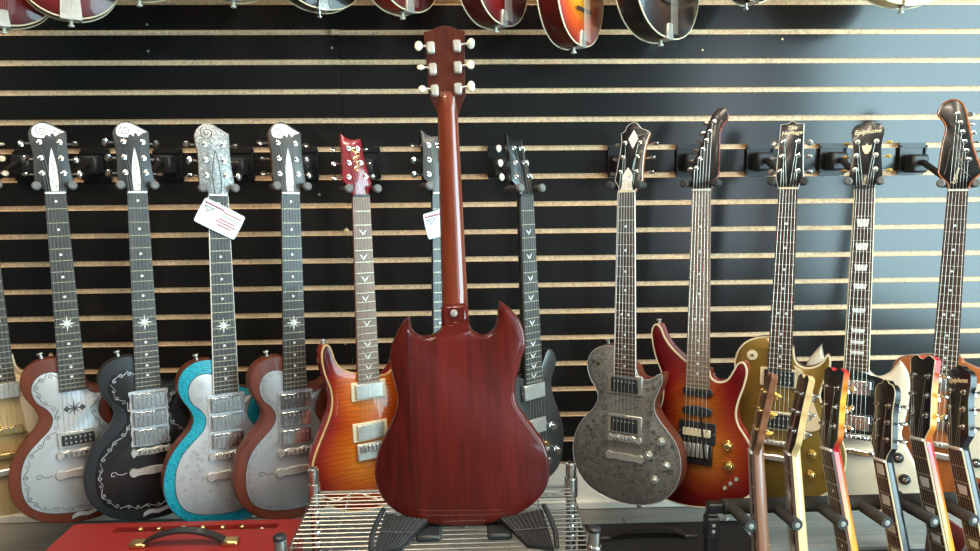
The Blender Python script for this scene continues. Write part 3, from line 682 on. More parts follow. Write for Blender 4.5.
def zpickups(g, w, plate='plate_silver', n=3):
    o = []
    for i in range(9): o.append((-43+(2.5 if i % 2 else 0), -474-i*16.6))
    for i in range(9): o.append((43-(2.5 if i % 2 else 0), -607+i*16.6))
    p = g.part('pickup_plate', g.pr(smooth(o, 2), [(0, w), (0, w+2), (.6, w+2.6)]), plate)
    for v in (-497, -541, -585):
        r = g.part('pickup', MB().box(g.P(0, v, w+6), (72, 12, 37), ch=1.6), 'chrome', p)
        mb = MB()
        for i in range(6): mb.lathe(g.P(-26+10.4*i, v+9, w+11.6), (0, -1, 0), [(0, 2.3), (1, 2)], 8)
        g.part('pole_piece', mb, 'nickel', r, label='row of round pole screws')
    for i in range(5):
        for s in (-1, 1): g.part('plate_screw', MB().lathe(g.P(s*39, -482-i*29, w+2.4), (0, -1, 0), [(0, 1.8), (.8, 1.4)], 7), 'nickel', p)
    return p
def plate_text(g, mat, w):
    for i in range(4):
        y = -712-i*9; n = 16-2*i
        g.part('engraved_text', MB().tube([g.P(40+2*i+q*2.6, y+q*.5+1.6*math.sin(q*2.3), w+.2) for q in range(n)], .55, 3), mat, g.plateo)
    pts = [(-84+8*math.cos(a*.6)*(1-a/14), -668+8*math.sin(a*.6)*(1-a/14)) for a in range(11)]
    g.part('engraved_scroll', MB().tube([g.P(-56, -668, w+.2), g.P(-66, -671, w+.2)]+[g.P(x, y, w+.2) for x, y in pts], .8, 3), mat, g.plateo)
def banner(g, w):
    g.part('banner', g.pr(smooth([(-24, -774, 1), (-10, -768), (8, -772), (30, -766), (52, -761, 1), (50, -770, 1), (28, -776), (8, -781), (-8, -778), (-26, -783, 1)], 3), [(0, w-2), (0, w+1.4)]), 'plate_silver', label='engraved metal ribbon plate')

# guitar 0 : pale one at the left edge
g = Guitar('electric_guitar', 'pale natural-top guitar cut off by the left edge of the photo', WALLG, FRAMES['0'], 779)
g.body(LP_BODY, 'natural_top', back=-54, rnd=6, binding='cream_plastic')
g.neck('mahogany_brown', 'ebony_grey'); g.head(EPI_HEAD, 'mahogany_brown', 'gloss_black', tilt=8); g.tuners(EPI_POSTS, btn='ivory_button', reach=16); g.strings()
g.humbucker(-472, ring=None, cover='nickel'); g.humbucker(-570, ring='brass', cover='brass', rh=22, chh=16); g.tom(-628, 'brass'); g.stopbar(-668)
g.part('pickguard', g.pr(smooth([(30, -435, 1), (48, -452), (62, -500), (74, -560), (70, -590, 1), (44, -585), (38, -540), (32, -490)], 3), [(0, g.front), (0, g.front+7)]), 'pickguard_cream')
g.button(-60, -372, -.3, 1)
hanger(g, 'black wall hanger at the left edge holding the pale guitar')

# guitar 1
g = Guitar('electric_guitar', 'silver metal-top guitar with brown wood rim and one black pickup', WALLG, FRAMES['1'], 796)
g.body(Z_BODY, 'mahogany_brown', back=-56, rnd=8); g.plate(Z_PLATE, 'plate_silver'); g.scrolls('engrave_dark', step=19, dist=10, size=5.6, r=.8)
g.neck('mahogany_brown', 'ebony_grey', inlay='star', fbend=-471, nf=23); zhead(g, 'satin_black_metal'); g.strings(wb=10)
w_ = g.pw
pu = g.part('pickup_ring', MB().box(g.P(2, -588, w_+2.5), (86, 7, 40), ch=2), 'nickel')
p2 = g.part('pickup', MB().box(g.P(2, -588, w_+6), (68, 10, 25), ch=1.5), 'black_plastic', pu)
mb = MB()
for i in range(6):
    for dv in (-6, 6): mb.lathe(g.P(-23+10*i, -588+dv, w_+10.8), (0, -1, 0), [(0, 2.3), (1, 2)], 8)
g.part('pole_piece', mb, 'nickel', p2, label='two rows of pole screws')
zbridge(g, w_); banner(g, w_); plate_text(g, 'engrave_dark', w_)
st = []
for a in range(16):
    q = math.pi*a/8; rr = (24 if a % 4 == 0 else 20) if a % 2 == 0 else 4.8; st.append((-1+rr*math.sin(q), -514+rr*math.cos(q)))
so = g.part('star_engraving', g.pr(st, [(0, w_-.4), (0, w_+.3)]), 'engrave_dark', g.plateo)
for s in (-1, 1): g.part('diamond', g.pr([(s*8, -514), (s*16, -506), (s*24, -514), (s*16, -522)], [(0, w_-.4), (0, w_+.45)]), 'engrave_dark', so)
g.button(-58, -388, -.25, 1, 'nickel')
hanger(g, 'black wall hanger holding the silver-topped guitar with the brown rim')

# guitar 2
g = Guitar('electric_guitar', 'black metal-top guitar with pale scroll engraving and three chrome pickups', WALLG, FRAMES['2'], 796)
g.body(Z_BODY, 'satin_black_metal', back=-56, rnd=8); g.plate(Z_PLATE, 'black_plate', edge='gloss_black'); g.scrolls('engrave_light', step=18, dist=9, r=.7, size=4.8)
g.neck('gloss_black', 'ebony_grey', inlay='star', fbend=-471, nf=23); zhead(g, 'satin_black_metal', 'gloss_black'); g.strings(wb=12)
zpickups(g, g.pw); zbridge(g, g.pw); banner(g, g.pw); plate_text(g, 'engrave_light', g.pw); g.button(-58, -388, -.25, 1, 'nickel')
hanger(g, 'black wall hanger holding the black metal-top guitar')

# guitar 3
g = Guitar('electric_guitar', 'silver metal-top guitar with a broad turquoise border', WALLG, FRAMES['3'], 796)
g.body(Z_BODY, 'turquoise', back=-56, rnd=4, side_mat='mahogany_brown', binding='engrave_dark', bw=1.2); g.plate(Z_PLATE, 'plate_silver', edge='gloss_black'); g.flowers('engrave_grey', 60, 4, 9, .4, seed=5, clear=50)
g.neck('mahogany_brown', 'ebony_grey', inlay='star', fbend=-471, nf=23, fbind='white_plastic'); g.head(Z_HEAD, 'mahogany_brown', 'head_floral', tilt=7)
g.part('engraved_leaf', MB().tube([g.tp(x, y, .4) for x, y in smooth([(0, 106, 1), (4, 88), (8, 60), (9, 30), (7, 6, 1), (-7, 6, 1), (-9, 30), (-8, 60), (-4, 88)], 3)], .9, 4, True), 'engrave_dark', g.faceo)
g.part('engraved_scroll', MB().tube([g.tp(-16+(16-q*.65)*math.cos(q*.5+2.2), 144+(16-q*.65)*math.sin(q*.5+2.2), .4) for q in range(22)], .9, 4), 'engrave_dark', g.faceo)
g.tuners(Z_POSTS, reach=17, bs=10); g.strings(wb=12)
zpickups(g, g.pw); zbridge(g, g.pw); g.button(-58, -388, -.25, 1, 'nickel')
hanger(g, 'black wall hanger holding the turquoise-bordered guitar'); G3 = g

# guitar 4
g = Guitar('electric_guitar', 'plain grey metal-top guitar with brown wood rim beside the amber sunburst guitar', WALLG, FRAMES['4'], 796)
g.body(Z_BODY, 'mahogany_brown', back=-56, rnd=8); g.plate(Z_PLATE, 'plate_grey', edge='engrave_dark'); g.scrolls('engrave_dark', step=18, dist=8, r=.35, size=4.6)
g.neck('mahogany_brown', 'ebony_grey', inlay='star', fbend=-471, nf=23); zhead(g, 'satin_grey'); g.strings(wb=12)
zpickups(g, g.pw, 'plate_grey'); zbridge(g, g.pw); plate_text(g, 'engrave_dark', g.pw); g.button(-58, -388, -.25, 1, 'nickel')
hanger(g, 'black wall hanger holding the plain grey metal-top guitar')

# guitar 5
g = Guitar('electric_guitar', 'red-to-amber sunburst double-cutaway guitar with bird inlays', WALLG, FRAMES['5'], 771)
g.body(PRS_BODY, 'burst_amber', back=-54, rnd=6, side_mat='cherry_side', binding='maple', bw=2.6)
g.neck('neck_cherry', 'rosewood_pale', inlay='bird', nut='black_plastic'); g.head(PRS_HEAD, 'neck_cherry', 'cherry_head', tilt=9)
g.tuners(PRS_POSTS, reach=15, bs=7); g.strings()
g.humbucker(-472); g.humbucker(-573)
mb = MB().box(g.P(0, -622, g.front+5), (74, 10, 42), ch=2); b = g.part('bridge', mb, 'nickel')
for i in range(6): g.part('saddle', MB().box(g.P(-26+10.4*i, -614, g.front+12), (8, 4, 18), ch=1), 'chrome', b)
g.button(-101, -352, -.1, 1, 'nickel'); g.knob(95, -640, 'cream_plastic'); g.knob(90, -690, 'cream_plastic')
for i, (a, b_) in enumerate([(-6, 110), (2, 100), (-4, 88), (3, 78), (-3, 66)]):
    g.part('gold_script', MB().tube([g.tp(a+6*math.cos(q*.9), b_+5*math.sin(q*.9), .6) for q in range(7)], .8, 3), 'gold_hw', g.faceo)
hanger(g, 'black wall hanger holding the amber sunburst guitar')

# guitar 6 (behind the red guitar)
g = Guitar('electric_guitar', 'grey-headstock guitar almost hidden behind the neck of the red guitar', WALLG, FRAMES['6'], 771)
g.body(SMALL_BODY, 'satin_grey', back=-50, rnd=6)
g.neck('gloss_black', 'ebony_grey', inlay='dots'); g.head(PRS_HEAD, 'gloss_black', 'satin_grey', tilt=9); g.tuners(PRS_POSTS, reach=15, bs=8.5); g.strings()
g.humbucker(-472, ring='black_plastic'); g.humbucker(-573, ring='black_plastic'); g.tom(-628); g.stopbar(-662)
hanger(g, 'black wall hanger just left of the red guitar neck'); G6 = g

# guitar 7
g = Guitar('electric_guitar', 'dark grey guitar with ivory peg buttons just right of the red guitar', WALLG, FRAMES['7'], 716)
g.body(SMALL_BODY, 'satin_grey', back=-50, rnd=8, side_mat='gloss_black')
g.neck('gloss_black', 'ebony_grey', inlay='bird', nut='black_plastic'); g.head(PRS_HEAD, 'gloss_black', 'gloss_black', tilt=9); g.tuners(PRS_POSTS, btn='ivory_button', reach=14, bs=9, angles=0); g.strings()
g.humbucker(-476, ring='black_plastic', cover='nickel', rw=82, rh=40); g.humbucker(-563, ring='black_plastic', cover='nickel', rw=82, rh=44); g.tom(-628); g.stopbar(-660)
g.knob(66, -579, 'chrome', r=11, h=10); g.knob(80, -644, 'chrome', r=11, h=10); g.knob(42, -617, 'gold_hw', r=5, h=8)
hanger(g, 'black wall hanger just right of the red guitar neck', plate_x=.1)

# guitar 8
g = Guitar('electric_guitar', 'dark pewter metal-top guitar engraved all over with flowers', WALLG, FRAMES['8'], 796)
g.body(Z_BODY, 'mahogany_brown', back=-60, rnd=6)
g.plate([(p[0], p[1])+tuple(p[2:]) for p in [(x*.985, -388+(y+388)*.99-1.5, *r) for x, y, *r in Z_BODY]], 'plate_pewter', edge='plate_silver')
g.part('border_line', MB().tube([(x, -(g.pw+.1), y+g.L) for x, y in inset(g.po, 9)], .6, 3, True), 'engrave_dark', g.plateo)
g.part('border_line', MB().tube([(x, -(g.pw+.1), y+g.L) for x, y in inset(g.po, 4)], .6, 3, True), 'engrave_dark', g.plateo)
g.flowers('engrave_dark', 90, 5, 12, .8)
g.part('eye_engraving', MB().tube([g.P(x, y, g.pw+.2) for x, y in smooth([(-32, -535, 1), (0, -522), (34, -535, 1), (0, -549)], 5)], .8, 4, True), 'engrave_dark', g.plateo)
g.neck('mahogany_brown', 'rosewood', inlay='dots', fbind='white_plastic', nut='cream_plastic'); g.head(CROWN_HEAD, 'orange_wood', 'gloss_black', tilt=11, edge='white_plastic')
g.face_inlay([(8, 154, 1), (21, 131, 1), (8, 107, 1), (-5, 131, 1)], 'head_inlay', 'diamond_inlay'); g.face_inlay([(0, 62, 1), (13, 40), (13, 20), (16, 5, 1), (-16, 5, 1), (-13, 20), (-13, 40)], 'head_inlay')
g.tuners(CROWN_POSTS, reach=17, bs=8, angles=1.2); g.strings(wb=12)
g.humbucker(-484, ring='nickel', cover='black_plastic', w=g.pw, rh=50); g.humbucker(-586, ring='nickel', cover='black_plastic', w=g.pw, rh=48)
zbridge(g, g.pw)
g.toggle(-75, -436, 'gold_hw', 'black_plastic', 6)
for u, v in ((95, -617), (64, -656), (108, -676), (79, -716)): g.knob(u, v, 'nickel', w=g.pw, h=12, top='chrome')
g.button(-55, -388, -.25, 1, 'nickel'); g.button(30, -792, .1, -1, 'nickel')
hanger(g, 'black wall hanger holding the pewter engraved guitar', plate_x=.43, tip='foam')

# guitar 9
g = Guitar('electric_guitar', 'cherry sunburst guitar with two pointed horns and beak-shaped black headstock', WALLG, FRAMES['9'], 768)
g.body(STRAT_BODY, 'burst_cherry', back=-54, rnd=5, side_mat='cherry_side', binding='cream_plastic', bw=2.6)
g.neck('neck_cherry', 'rosewood_pale', inlay='dots', nf=24, scale=628); g.head(BIRD_HEAD_L, 'cherry_side', 'gloss_black', tilt=9); g.tuners(BIRD_POSTS_L, reach=10, bs=6); g.strings()
for v in (-480, -528):
    r_ = smooth([(-36, v), (-28, v+10), (28, v+10), (36, v), (28, v-10), (-28, v-10)], 3); g.part('single_coil_pickup', g.pr(r_, [(0, g.front), (0, g.front+6), (2, g.front+8)]), 'black_plastic')
g.humbucker(-580, ring='black_plastic', cover='cream_plastic', rw=88, rh=52, cw=66, chh=18)
mb = MB().box(g.P(0, -632, g.front+6), (76, 12, 50), ch=2); b = g.part('tremolo_bridge', mb, 'black_metal')
for i in range(6): g.part('saddle', MB().box(g.P(-26+10.4*i, -622, g.front+14), (8, 6, 34), ch=1), 'nickel', b)
g.part('whammy_bar', MB().tube([g.P(26, -640, g.front+12), g.P(24, -630, g.front+26), g.P(20, -580, g.front+30), g.P(14, -520, g.front+28)], 2.6, 7), 'black_metal', b)
for u, v in ((72, -602), (76, -651)): g.knob(u, v, 'gold_hw', r=11, h=12, top='brass')
for i in range(3): g.part('mini_switch', MB().lathe(g.P(68+i*13, -706+i*13, g.front), (0, -1, 0), [(0, 5), (3, 5), (3.5, 2), (12, 2.4), (14, 1.5)], 10), 'nickel')
g.button(-105, -328, -.1, 1, 'nickel')
hanger(g, 'black wall hanger holding the cherry sunburst guitar', plate_x=.62, tip='foam')

# guitar 10
g = Guitar('electric_guitar', 'gold-top single-cutaway guitar with cream pickguard', WALLG, FRAMES['10'], 779)
g.body(LP_BODY, 'gold_paint', back=-56, rnd=5, side_mat='mahogany_brown', binding='cream_plastic', bw=2.6)
g.neck('mahogany_brown', 'rosewood', inlay='dots', nf=22, nut='cream_plastic'); g.head(SHIELD_HEAD, 'mahogany_brown', 'gloss_black', tilt=11, edge='white_plastic'); g.tuners(SHIELD_POSTS, btn='nickel', reach=14, bs=9); g.strings()
def head_text(g, t, size, v, u=0, rot=0, mat='cream_plastic', nm='lettering'):
    k = g.k; o = Vector(g.tp(u, v, .5))*k; X = Vector((1, 0, 0)); Z = (Vector(g.tp(u, v+10, .5))*k-o).normalized(); Yn = X.cross(Z)
    Rm = Matrix.Rotation(rot, 3, 'Z'); B = Matrix((X, Z, Yn)).transposed() @ Rm; M = B.to_4x4(); M.translation = o
    text_mesh(t, size*k, M, mat, nm, g.faceo)
head_text(g, 'The', 14, 148); head_text(g, 'Heritage', 13.5, 136, rot=.04)
g.humbucker(-466, cover='black_plastic', slots=True); g.humbucker(-575, cover='black_plastic', slots=True); g.tom(-630); g.stopbar(-668)
g.part('pickguard', g.pr(smooth([(32, -432, 1), (50, -442), (66, -475), (84, -530), (104, -576, 1), (80, -590), (52, -582), (46, -520), (46, -500), (40, -455)], 3), [(0, g.front+2), (0, g.front+5)]), 'pickguard_cream')
g.toggle(-66, -416, 'cream_plastic', 'black_plastic', 13)
for u, v in ((82, -648), (81, -700), (124, -640), (122, -690)): g.knob(u, v, 'gold_hw', r=11, h=11, top='brass')
hanger(g, 'black wall hanger holding the gold-top guitar', plate_x=.815, tip='foam')

# guitar 11
g = Guitar('electric_guitar', 'white double-horned guitar with black pickguard and trapezoid inlays', WALLG, FRAMES['11'], 823)
g.body(SG_BODY, 'cream_white', back=-46, rnd=9)
g.neck('cream_white', 'rosewood', inlay='trap', fbind='cream_plastic', nut='black_plastic'); g.head(EPI_HEAD, 'cream_white', 'gloss_black', tilt=11); g.tuners(EPI_POSTS, btn='amber_button', hw='nickel', reach=15, bs=7, angles=1.2); g.strings()
head_text(g, 'Epiphone', 16, 141, rot=.07)
g.face_inlay([(0, 112, 1), (5, 106), (11, 108, 1), (9, 96), (3, 86, 1), (-3, 86, 1), (-9, 96), (-11, 108, 1), (-5, 106)], 'cream_plastic', 'crown_inlay')
tr = g.face_inlay([(0, 38, 1), (9, 30), (9, 8, 1), (-9, 8, 1), (-9, 30)], 'black_plastic', 'truss_rod_cover'); head_text(g, 'SG PRO', 7, 20, rot=1.45, u=0)
g.part('pickguard', g.pr(smooth([(-30, -452, 1), (-62, -485), (-80, -540), (-74, -600), (-45, -622, 1), (60, -622, 1), (78, -590), (84, -540), (66, -480), (32, -468, 1)], 4), [(0, g.front), (0, g.front+2.2)]), 'gloss_black')
g.humbucker(-502, ring='black_plastic', cover='chrome', rw=82, rh=44); g.humbucker(-592, ring='black_plastic', cover='chrome', rw=82, rh=44); g.tom(-630, 'chrome'); g.stopbar(-668, 'chrome')
for u, v in ((101, -669), (118, -721), (80, -715), (105, -765)): g.knob(u, v, 'gloss_black', r=12, h=10, top='chrome')
hanger(g, 'black wall hanger holding the white double-horned guitar', plate_x=1.02)

# guitar 12
g = Guitar('electric_guitar', 'orange wood guitar with hooked dark headstock at the right end of the row', WALLG, FRAMES['12'], 795)
g.body(OFFSET_BODY, 'orange_wood', back=-50, rnd=8)
g.neck('orange_wood', 'rosewood', inlay='dots', nf=22); g.head(BIRD_HEAD_R, 'orange_wood', 'gloss_black', tilt=6, edge='orange_wood', ew=2.4); g.tuners(BIRD_POSTS_R, reach=8, bs=6); g.strings()
g.part('headstock_line', MB().tube([g.tp(x, y, .4) for x, y in [(-30, 40), (-26, 60), (-22, 100), (-14, 106), (-6, 100), (-2, 70), (8, 50), (24, 34)]], .6, 3), 'nickel', g.faceo)
head_text(g, 'Epiphone', 11, 36, u=-6, rot=1.35)
g.humbucker(-480, ring=None, cover='chrome', cw=76, chh=30); g.humbucker(-580, ring=None, cover='chrome', cw=76, chh=30); g.tom(-632); g.stopbar(-660)
g.part('pickguard', g.pr(smooth([(60, -470, 1), (96, -470), (104, -520), (104, -580), (128, -640), (120, -700), (80, -700, 1), (58, -640), (50, -560)], 3), [(0, g.front), (0, g.front+2.2)]), 'cream_white')
for u, v in ((80, -665), (100, -720)): g.knob(u, v, 'gloss_black', r=11, h=10, top='chrome')
hanger(g, 'black wall hanger holding the orange wood guitar at the right', plate_x=1.245)

# the red guitar seen from behind, on the wire shelf
g = Guitar('electric_guitar', 'dark red double-horned guitar seen from the back, standing on the wire shelf', None, FRAMES['sg'], 862)
g.hv = 1.04; g.body(REAR_SG, 'mahogany_red', back=-46, rnd=11, sub=5)
g.neck('neck_red', 'rosewood', inlay=None, wn=41, we=56, scale=640, nf=22, heel=-440, depth=20); g.head(REAR_HEAD, 'head_red', 'gloss_black', tilt=10, th=15); g.tuners(REAR_POSTS, btn='ivory_button', hw='nickel', reach=12, bs=11, hs=1.25); g.strings(vb=-650)
g.part('neck_heel', MB().box(g.P(1, -437, -30), (54, 26, 70), ch=7), 'mahogany_red')
g.part('strap_button', MB().lathe(g.P(2, -420, -42), (0, 1, 0), [(0, 4), (3, 4), (5, 7.5), (8, 7), (9, 3)], 14), 'nickel')
g.part('strap_button', MB().lathe(g.P(-6, -860, -24), (0, 0, -1), [(-3, 4), (3, 4), (6, 7), (9, 6)], 12), 'nickel')
mb = MB()
for x, y in ((-8, 135), (0, 137), (8, 135)): mb.lathe(g.tp(x, y, -g.th), (0, 1, 0), [(-1, 2), (.3, 1.8)], 8)
SG = g

# ------------------------------------------------------------------ mandolins of the upper row (only their lower ends show)
def mandolin(label, short, bottom, yw, mat, side='mahogany_red', k=1.0, tail='nickel', bind='cream_plastic', wd=1.0, th=48, tw=13, tl=-398):
    a = R(yw); n = (math.sin(a), -math.cos(a), 0); v = (0, .06, 1)
    vv = Vector(v).normalized(); N = Vector(bottom)+vv*.430*k
    g = Guitar('mandolin', label, 'mandolins hanging in the upper row', (tuple(N), tuple(vv), n, k), 430, 'mandolin')
    ol = [(0, -430), (40*wd, -425), (78*wd, -404), (104*wd, -368), (118*wd, -320), (116*wd, -275), (102*wd, -225), (80*wd, -175), (54*wd, -130), (30, -92), (22, -80, 1), (-22, -80, 1), (-30, -92), (-54*wd, -130), (-80*wd, -175), (-102*wd, -225), (-116*wd, -275), (-118*wd, -320), (-104*wd, -368), (-78*wd, -404), (-40*wd, -425)]
    g.body(ol, mat, back=-th, front=-8, rnd=4, side_mat=side, binding=bind, bw=2.2)
    if bind: g.part('back_binding', MB().tube([(x, th-1, y+g.L) for x, y in inset(g.ol, .6)], 1.8, 5, True), bind, g.bodyo)
    g.neck('mahogany_red', 'ebony', inlay='dots', wn=30, we=38, scale=350, nf=15, heel=-110, depth=16, fbend=-210)
    g.head(SHIELD_HEAD, 'mahogany_red', 'gloss_black', tilt=10)
    g.tuners([(s*18, y, s) for s in (-1, 1) for y in (40, 68, 96, 124)], btn='ivory_button', reach=12, bs=6)
    g.strings(vb=-424, spread=30, wb=8, n=8)
    t = g.part('tailpiece', g.pr([(-tw, -432), (-tw+2, tl-5), (-tw+5, tl), (tw-5, tl), (tw-2, tl-5), (tw, -432)], [(0, g.front), (0, g.front+5), (1.5, g.front+6.5)]), tail)
    g.part('tailpiece_lip', MB().box(g.P(0, -433, -14), (2*tw, 24, 4), ch=1), tail, t)
    g.part('bridge', MB().box(g.P(0, -352, g.front+8), (70, 6, 8), ch=1.5), 'ebony')
    g.button(0, -432, 0, -1, 'ivory_button' if tail != 'chrome' else 'chrome', w=-28)
    hanger(g, 'black wall hanger high up, holding the '+short, u0=30)
    return g
mandolin('reddish mandolin hanging at the left end of the upper row', 'leftmost mandolin', (-1.037, -.26, 1.729), 32, 'burst_red', 'mahogany_brown', tail='nickel')
mandolin('brown mandolin with a broad silver tailpiece, second in the upper row', 'brown mandolin with broad tailpiece', (-.886, -.26, 1.744), 30, 'burst_red', 'mahogany_red', tail='nickel', tw=22, tl=-370, wd=.95)
mandolin('pale mandolin barely reaching into the frame, third in the upper row', 'third mandolin from the left', (-.728, -.26, 1.789), 30, 'natural_top', 'maple')
mandolin('pale mandolin barely reaching into the frame, fourth in the upper row', 'fourth mandolin from the left', (-.515, -.26, 1.786), 30, 'natural_top', 'maple')
mandolin('dark mandolin with chrome tailpiece above the plain grey metal-top guitar', 'dark mandolin above the grey metal-top guitar', (-.317, -.26, 1.763), 34, 'burst_tobacco', 'gloss_black', tail='chrome')
mandolin('bright red mandolin left of the red guitar headstock in the upper row', 'bright red mandolin', (-.118, -.26, 1.758), 52, 'burst_red', 'cherry_side', wd=1.0, th=60)
mandolin('dark red mandolin right of the red guitar headstock in the upper row', 'dark red mandolin', (.099, -.26, 1.727), 54, 'burst_red', 'mahogany_red', wd=1.0, th=62)
mandolin('orange sunburst mandolin hanging lowest in the upper row', 'orange sunburst mandolin', (.282, -.26, 1.680), 54, 'burst_mandolin', 'mahogany_red', wd=1.0, th=62)
mandolin('dark tobacco mandolin with pale binding beside the orange sunburst one', 'dark tobacco mandolin', (.486, -.26, 1.697), 44, 'burst_tobacco', 'gloss_black', wd=1.22, th=66)
mandolin('dark mandolin barely reaching into the frame above the gold-top guitar', 'dark mandolin above the gold-top guitar', (.685, -.26, 1.779), 40, 'burst_tobacco', 'gloss_black', tail='chrome')
mandolin('yellowish mandolin at the right end of the upper row', 'rightmost mandolin', (1.05, -.26, 1.772), 10, 'natural_top', 'maple', wd=1.25)

# ------------------------------------------------------------------ price tags
def price_tag(label, g, v, rot, wmm, hmm, u=0, full=True):
    c = g.world(u, v, 8); e = empty('hang_tag'); X = (g.u*math.cos(rot)+g.v*math.sin(rot)); Z = (g.v*math.cos(rot)-g.u*math.sin(rot))
    M = Matrix((X, -g.n, Z)).transposed().to_4x4(); M.translation = c; e.matrix_world = M; tag(e, label, 'tag', 'white printed tags tied to guitar necks'); k = .001
    o = smooth([(-wmm/2, -hmm/2+4), (-wmm/2+4, -hmm/2), (wmm/2-4, -hmm/2), (wmm/2, -hmm/2+4), (wmm/2, hmm/2-4), (wmm/2-4, hmm/2), (-wmm/2+4, hmm/2), (-wmm/2, hmm/2-4)], 2)
    card = part('card', MB().prism(o, [(0, 0), (0, .8)]), 'tag_paper', e, False, k)
    def line(x0, x1, y, r, mt, amp=1.2, name='print_line'):
        pts = []; n = max(4, int((x1-x0)/1.6))
        for i in range(n+1): pts.append((x0+(x1-x0)*i/n, -.9, y+amp*math.sin(i*2.1)*(.6+.4*math.sin(i*1.3))))
        part(name, MB().tube(pts, r, 3), mt, card, False, k)
    h = hmm/2; ww = wmm/2
    line(-ww+4, 0, h-9, 2.0, 'print_red', 2.6, 'logo_script')
    if full: line(2, ww-6, h-13, 1.3, 'print_red', 1.2, 'logo_script')
    g_ = MB().tube([(-ww+6, -.9, h-16), (-ww+20, -.9, h-17), (-ww+30, -.9, h-15), (-ww+14, -.9, h-30), (-ww+16, -.9, h-22), (-ww+6, -.9, h-16)], 1.0, 3); part('guitar_drawing', g_, 'print_dark', card, False, k)
    if full:
        line(0, ww-5, h-20, .4, 'print_dark', .3); line(0, ww-5, h-23, .4, 'print_dark', .3)
        line(-2, ww-14, h-31, 1.5, 'print_red', 1.2); line(-8, ww-10, h-38, 1.5, 'print_red', 1.2); line(0, ww-18, h-45, 1.5, 'print_red', 1.2)
    part('tie', MB().tube([(0, -.5, h-2), (0, -1, h+6), (2, 4, h+14)], .5, 4), 'white_plastic', e, False, k)
price_tag('white tag with red print lying across the turquoise-bordered guitar neck', G3, -54, R(-28), 102, 62, u=0)
price_tag('white tag sticking out left of the red guitar neck', G6, -66, R(13), 100, 62, u=2, full=False)

# ------------------------------------------------------------------ wire shelf with its stand
SX0, SX1, SYB, SYF, SZ = -.362, .240, -.392, -.695, .652
e = empty('wire_shelf_unit', ((SX0+SX1)/2, (SYB+SYF)/2, FLOOR)); tag(e, 'chrome wire shelf unit carrying the red guitar', 'shelf'); o = Vector(e.location)
def lo(p): return tuple(Vector(p)-o)
for x in (SX0, SX1):
    for y in (SYB, SYF):
        pp = part('post', MB().lathe(lo((x, y, FLOOR)), (0, 0, 1), [(0, .010), (.02, .0125)]+[q for z in [i*.0254 for i in range(2, 31)] for q in ((z-.002, .0125), (z, .0112), (z+.002, .0125))]+[(SZ-FLOOR+.052, .0125)], 14), 'chrome', e)
        part('post_cap', MB().lathe(lo((x, y, SZ+.052)), (0, 0, 1), [(0, .0128), (.006, .0128), (.009, .009)], 14), 'black_plastic' if y == SYF else 'chrome', pp)
        for z in (SZ, .30, .02):
            part('corner_sleeve', MB().lathe(lo((x, y, z-.022)), (0, 0, 1), [(0, .0165), (.044, .0150)], 14), 'chrome', pp)
for z, full in ((SZ, True), (.30, False), (.02, False)):
    fr = part('shelf_frame', MB().tube([lo((x, y, z)) for x, y in ((SX0, SYB), (SX1, SYB), (SX1, SYF), (SX0, SYF))], .0034, 6, True).tube([lo((x, y, z-.024)) for x, y in ((SX0, SYB), (SX1, SYB), (SX1, SYF), (SX0, SYF))], .0034, 6, True), 'bright_wire', e)
    mb = MB()
    for (xa, ya, xb, yb, n) in ((SX0, SYB, SX1, SYB, 12), (SX0, SYF, SX1, SYF, 12), (SX0, SYB, SX0, SYF, 6), (SX1, SYB, SX1, SYF, 6)):
        mb.tube([lo((xa+(xb-xa)*i/n, ya+(yb-ya)*i/n, z-(.022 if i % 2 else .002))) for i in range(n+1)], .0026, 5)
    part('truss_wire', mb, 'bright_wire', fr)
    n = 17
    for i in range(1, n):
        y = SYB+(SYF-SYB)*i/n; part('wire', MB().tube([lo((SX0+.004, y, z+.003)), lo((SX1-.004, y, z+.003))], .0015, 5), 'bright_wire', fr)
    for x in (SX0+.085, SX0+.225, SX0+.345, SX1-.085):
        part('cross_rod', MB().tube([lo((x, SYB, z-.002)), lo((x, SYF, z-.002))], .0024, 5), 'bright_wire', fr)
# guitar stand on the shelf
e = empty('guitar_stand', (-.01, -.6, SZ+.008)); tag(e, 'black folding guitar stand with ribbed feet under the red guitar', 'guitar stand'); o = Vector(e.location)
for s in (-1, 1):
    cxs = -.012+s*.012
    def q(x, y, z): return Vector((cxs+s*x, y, z))
    A_, B_, C_, D_ = q(.150, -.596, .700), q(.162, -.692, .670), q(.112, -.675, .668), q(.062, -.606, .690)
    nn = (B_-A_).cross(D_-A_).normalized(); nn = nn if nn.z > 0 else -nn
    mb = MB(); t = nn*.010
    vs = [p for p in (A_, B_, C_, D_)]+[p-t for p in (A_, B_, C_, D_)]
    mb.add([p-o for p in vs], [(0, 1, 2, 3), (4, 7, 6, 5), (0, 4, 5, 1), (1, 5, 6, 2), (2, 6, 7, 3), (3, 7, 4, 0)])
    ft = part('foot', mb, 'black_plastic', e, False)
    for i in range(9):
        a = A_.lerp(D_, (i+.3)/9); b = B_.lerp(C_, (i+.3)/9); part('rib', MB().tube([a-o+nn*.001, b-o+nn*.001], .0014, 4), 'black_plastic', ft)
    part('rib', MB().tube([A_.lerp(B_, .5)-o+nn*.001, D_.lerp(C_, .5)-o+nn*.001], .0014, 4), 'black_plastic', ft)
    rim = [A_+Vector((s*.004, .01, .004)), A_.lerp(B_, .3)+Vector((s*.010, 0, .004)), A_.lerp(B_, .65)+Vector((s*.012, 0, .002)), B_+Vector((s*.006, 0, 0))]
    part('rim', MB().tube([p-o for p in rim], .0055, 7), 'black_plastic', ft)
    part('cradle_arm', MB().box(q(.06, -.585, .664)-o, (.05, .11, .014), ch=.004), 'black_plastic', e)
